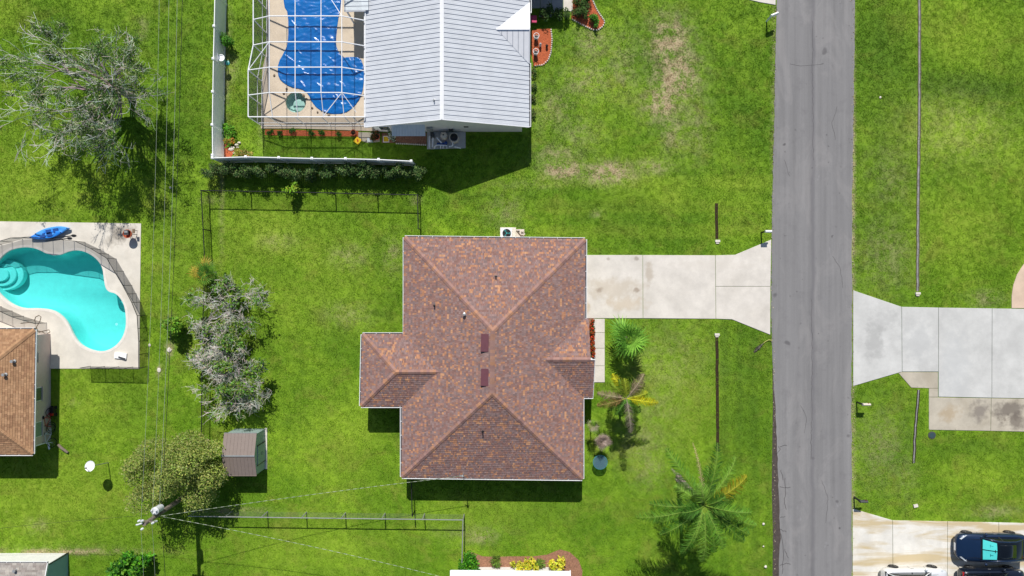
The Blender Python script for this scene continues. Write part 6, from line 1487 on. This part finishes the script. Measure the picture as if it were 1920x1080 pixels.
def dish():
    c = W(203,867.5); root = thing('satellite_dish', 'white satellite dish on a thin leaning pole in the lawn', 'satellite dish', c); tp = W(178,872.5,1.75)
    MB().tube([c, c.lerp(tp,.55)+vec(.0,0,.02), tp], [.03,.03,.028], 8).build('pole', M_galv, root)
    a = vec(-.08,.25,.95).normalized(); s_ = a.cross(vec(1,0,0)).normalized(); v2 = a.cross(s_); m = MB(); vs = []; fs = []; n = 24; ctr = W(170,874,1.85)
    for r_, d in ((.02,0),(.14,.01),(.26,.045),(.36,.09)):
        for k in range(n): t = 2*math.pi*k/n; vs.append(ctr+(s_*math.cos(t)+v2*math.sin(t))*r_+a*d)
    for i in range(3):
        for k in range(n): fs.append((i*n+k, i*n+(k+1) % n, (i+1)*n+(k+1) % n, (i+1)*n+k))
    m.add(vs, fs); m.build('reflector', M_fascia, root, True); MB().tube([ctr-s_*.3+a*.08, ctr-s_*.15+a*.42], .015, 6).build('feed_arm', M_darkgrey, root); MB().box(ctr-s_*.13+a*.44,(.08,.08,.1)).build('receiver', M_darkgrey, root)
    MB().tube([tp, ctr], .025, 6).build('mount', M_galv, root)
dish()
def glass_table():
    c = W(1123,862); root = thing('glass_table', 'round blue glass-topped garden table with curled iron legs', 'table', c); z = .7
    tg, nt, b = newmat('blue_table_glass'); b.inputs['Base Color'].default_value = (.12,.22,.27,1); b.inputs['Roughness'].default_value = .08
    tr = N(nt,'ShaderNodeBsdfTransparent'); tr.inputs[0].default_value = (.7,.85,.9,1); x = N(nt,'ShaderNodeMixShader'); x.inputs[0].default_value = .5; nt.links.new(tr.outputs[0],x.inputs[1]); nt.links.new(b.outputs[0],x.inputs[2]); nt.links.new(x.outputs[0],nt.nodes['Material Output'].inputs[0])
    MB().lathe([(.49,z),(.5,z+.012),(.49,z+.024)], c, 32).build('glass_top', tg, root); MB().tube([c+vec(.5*math.cos(k*.2618),.5*math.sin(k*.2618),z) for k in range(24)], .018, 6, None, True).build('rim', M_tealp, root)
    for k in range(4):
        t = k*1.571+.785; d = vec(math.cos(t),math.sin(t),0); MB().tube([c+d*.46+vec(0,0,z-.03), c+d*.3+vec(0,0,z-.12), c+d*.12+vec(0,0,.4), c+d*.22+vec(0,0,.15), c+d*.42+vec(0,0,.02), c+d*.5+vec(0,0,.08)], .02, 6).build('leg', M_dark, root, True)
glass_table()
c = W(1101,747); c.x += .1

# ================================================================== GRASS
def tuft_mesh():
    r = random.Random(77); m = MB()
    for k in range(11):
        a = r.uniform(0,6.283); L = r.uniform(.03,.07); o = vec(r.uniform(-.09,.09),r.uniform(-.09,.09),0); d = vec(math.cos(a),math.sin(a),0); s_ = vec(-d.y,d.x,0)*.0055; h = r.uniform(.012,.034)
        m.add([o-s_, o+s_, o+d*L*.5+vec(0,0,h)+s_*.8, o+d*L+vec(0,0,h*.9), o+d*L*.5+vec(0,0,h)-s_*.8], [(0,1,2,3,4)])
    me = bpy.data.meshes.new('grass_tuft'); me.from_pydata(m.v, [], m.f); me.materials.append(M_blade); return me
def make_grass():
    rng = np.random.default_rng(5); n = 260000; x = rng.uniform(-38.5,38.5,n); y = rng.uniform(-22,22,n); ok = np.ones(n,bool)
    for poly in EXCL:
        p = np.array(poly); bb = (x > p[:,0].min()) & (x < p[:,0].max()) & (y > p[:,1].min()) & (y < p[:,1].max()) & ok; ix = np.where(bb)[0]
        if len(ix): ok[ix[inpoly(x[ix], y[ix], [tuple(q) for q in poly])]] = False
    for (a, b, c, d) in ((766,450,1085,880),(700,250,990,-200),(-100,617,93,836),(-100,1040,127,1300),(850,1064,1065,1300),(436,815,490,885)):
        (x0,y0),(x1,y1) = W2(a,b), W2(c,d); ok &= ~((x > min(x0,x1)) & (x < max(x0,x1)) & (y > min(y0,y1)) & (y < max(y0,y1)))
    x, y = x[ok], y[ok]; me = bpy.data.meshes.new('grass'); me.vertices.add(len(x)); co = np.zeros((len(x),3),np.float32); co[:,0] = x; co[:,1] = y; me.vertices.foreach_set('co', co.ravel())
    a = me.attributes.new('tint','FLOAT_COLOR','POINT'); a.data.foreach_set('color', tint(x/S+960, 540-y/S).ravel())
    o = bpy.data.objects.new('grass', me); COL.objects.link(o); tag(o, 'short mown green grass blades covering the lawns', 'grass', None, 'stuff')
    src = bpy.data.objects.new('grass_tuft', tuft_mesh())
    ng = bpy.data.node_groups.new('grass_scatter','GeometryNodeTree'); ng.interface.new_socket('Geometry', in_out='INPUT', socket_type='NodeSocketGeometry'); ng.interface.new_socket('Geometry', in_out='OUTPUT', socket_type='NodeSocketGeometry')
    gi = ng.nodes.new('NodeGroupInput'); go = ng.nodes.new('NodeGroupOutput'); ip = ng.nodes.new('GeometryNodeInstanceOnPoints'); oi = ng.nodes.new('GeometryNodeObjectInfo'); oi.inputs[0].default_value = src
    rv = ng.nodes.new('FunctionNodeRandomValue'); rv.data_type = 'FLOAT_VECTOR'; rv.inputs[0].default_value = (-.15,-.15,0); rv.inputs[1].default_value = (.15,.15,6.283)
    rs = ng.nodes.new('FunctionNodeRandomValue'); rs.data_type = 'FLOAT'; rs.inputs[2].default_value = .7; rs.inputs[3].default_value = 1.35
    L = ng.links.new; L(gi.outputs[0], ip.inputs['Points']); L(oi.outputs['Geometry'], ip.inputs['Instance']); L(rv.outputs[0], ip.inputs['Rotation']); L(rs.outputs[1], ip.inputs['Scale']); L(ip.outputs[0], go.inputs[0])
    md = o.modifiers.new('scatter','NODES'); md.node_group = ng
make_grass()
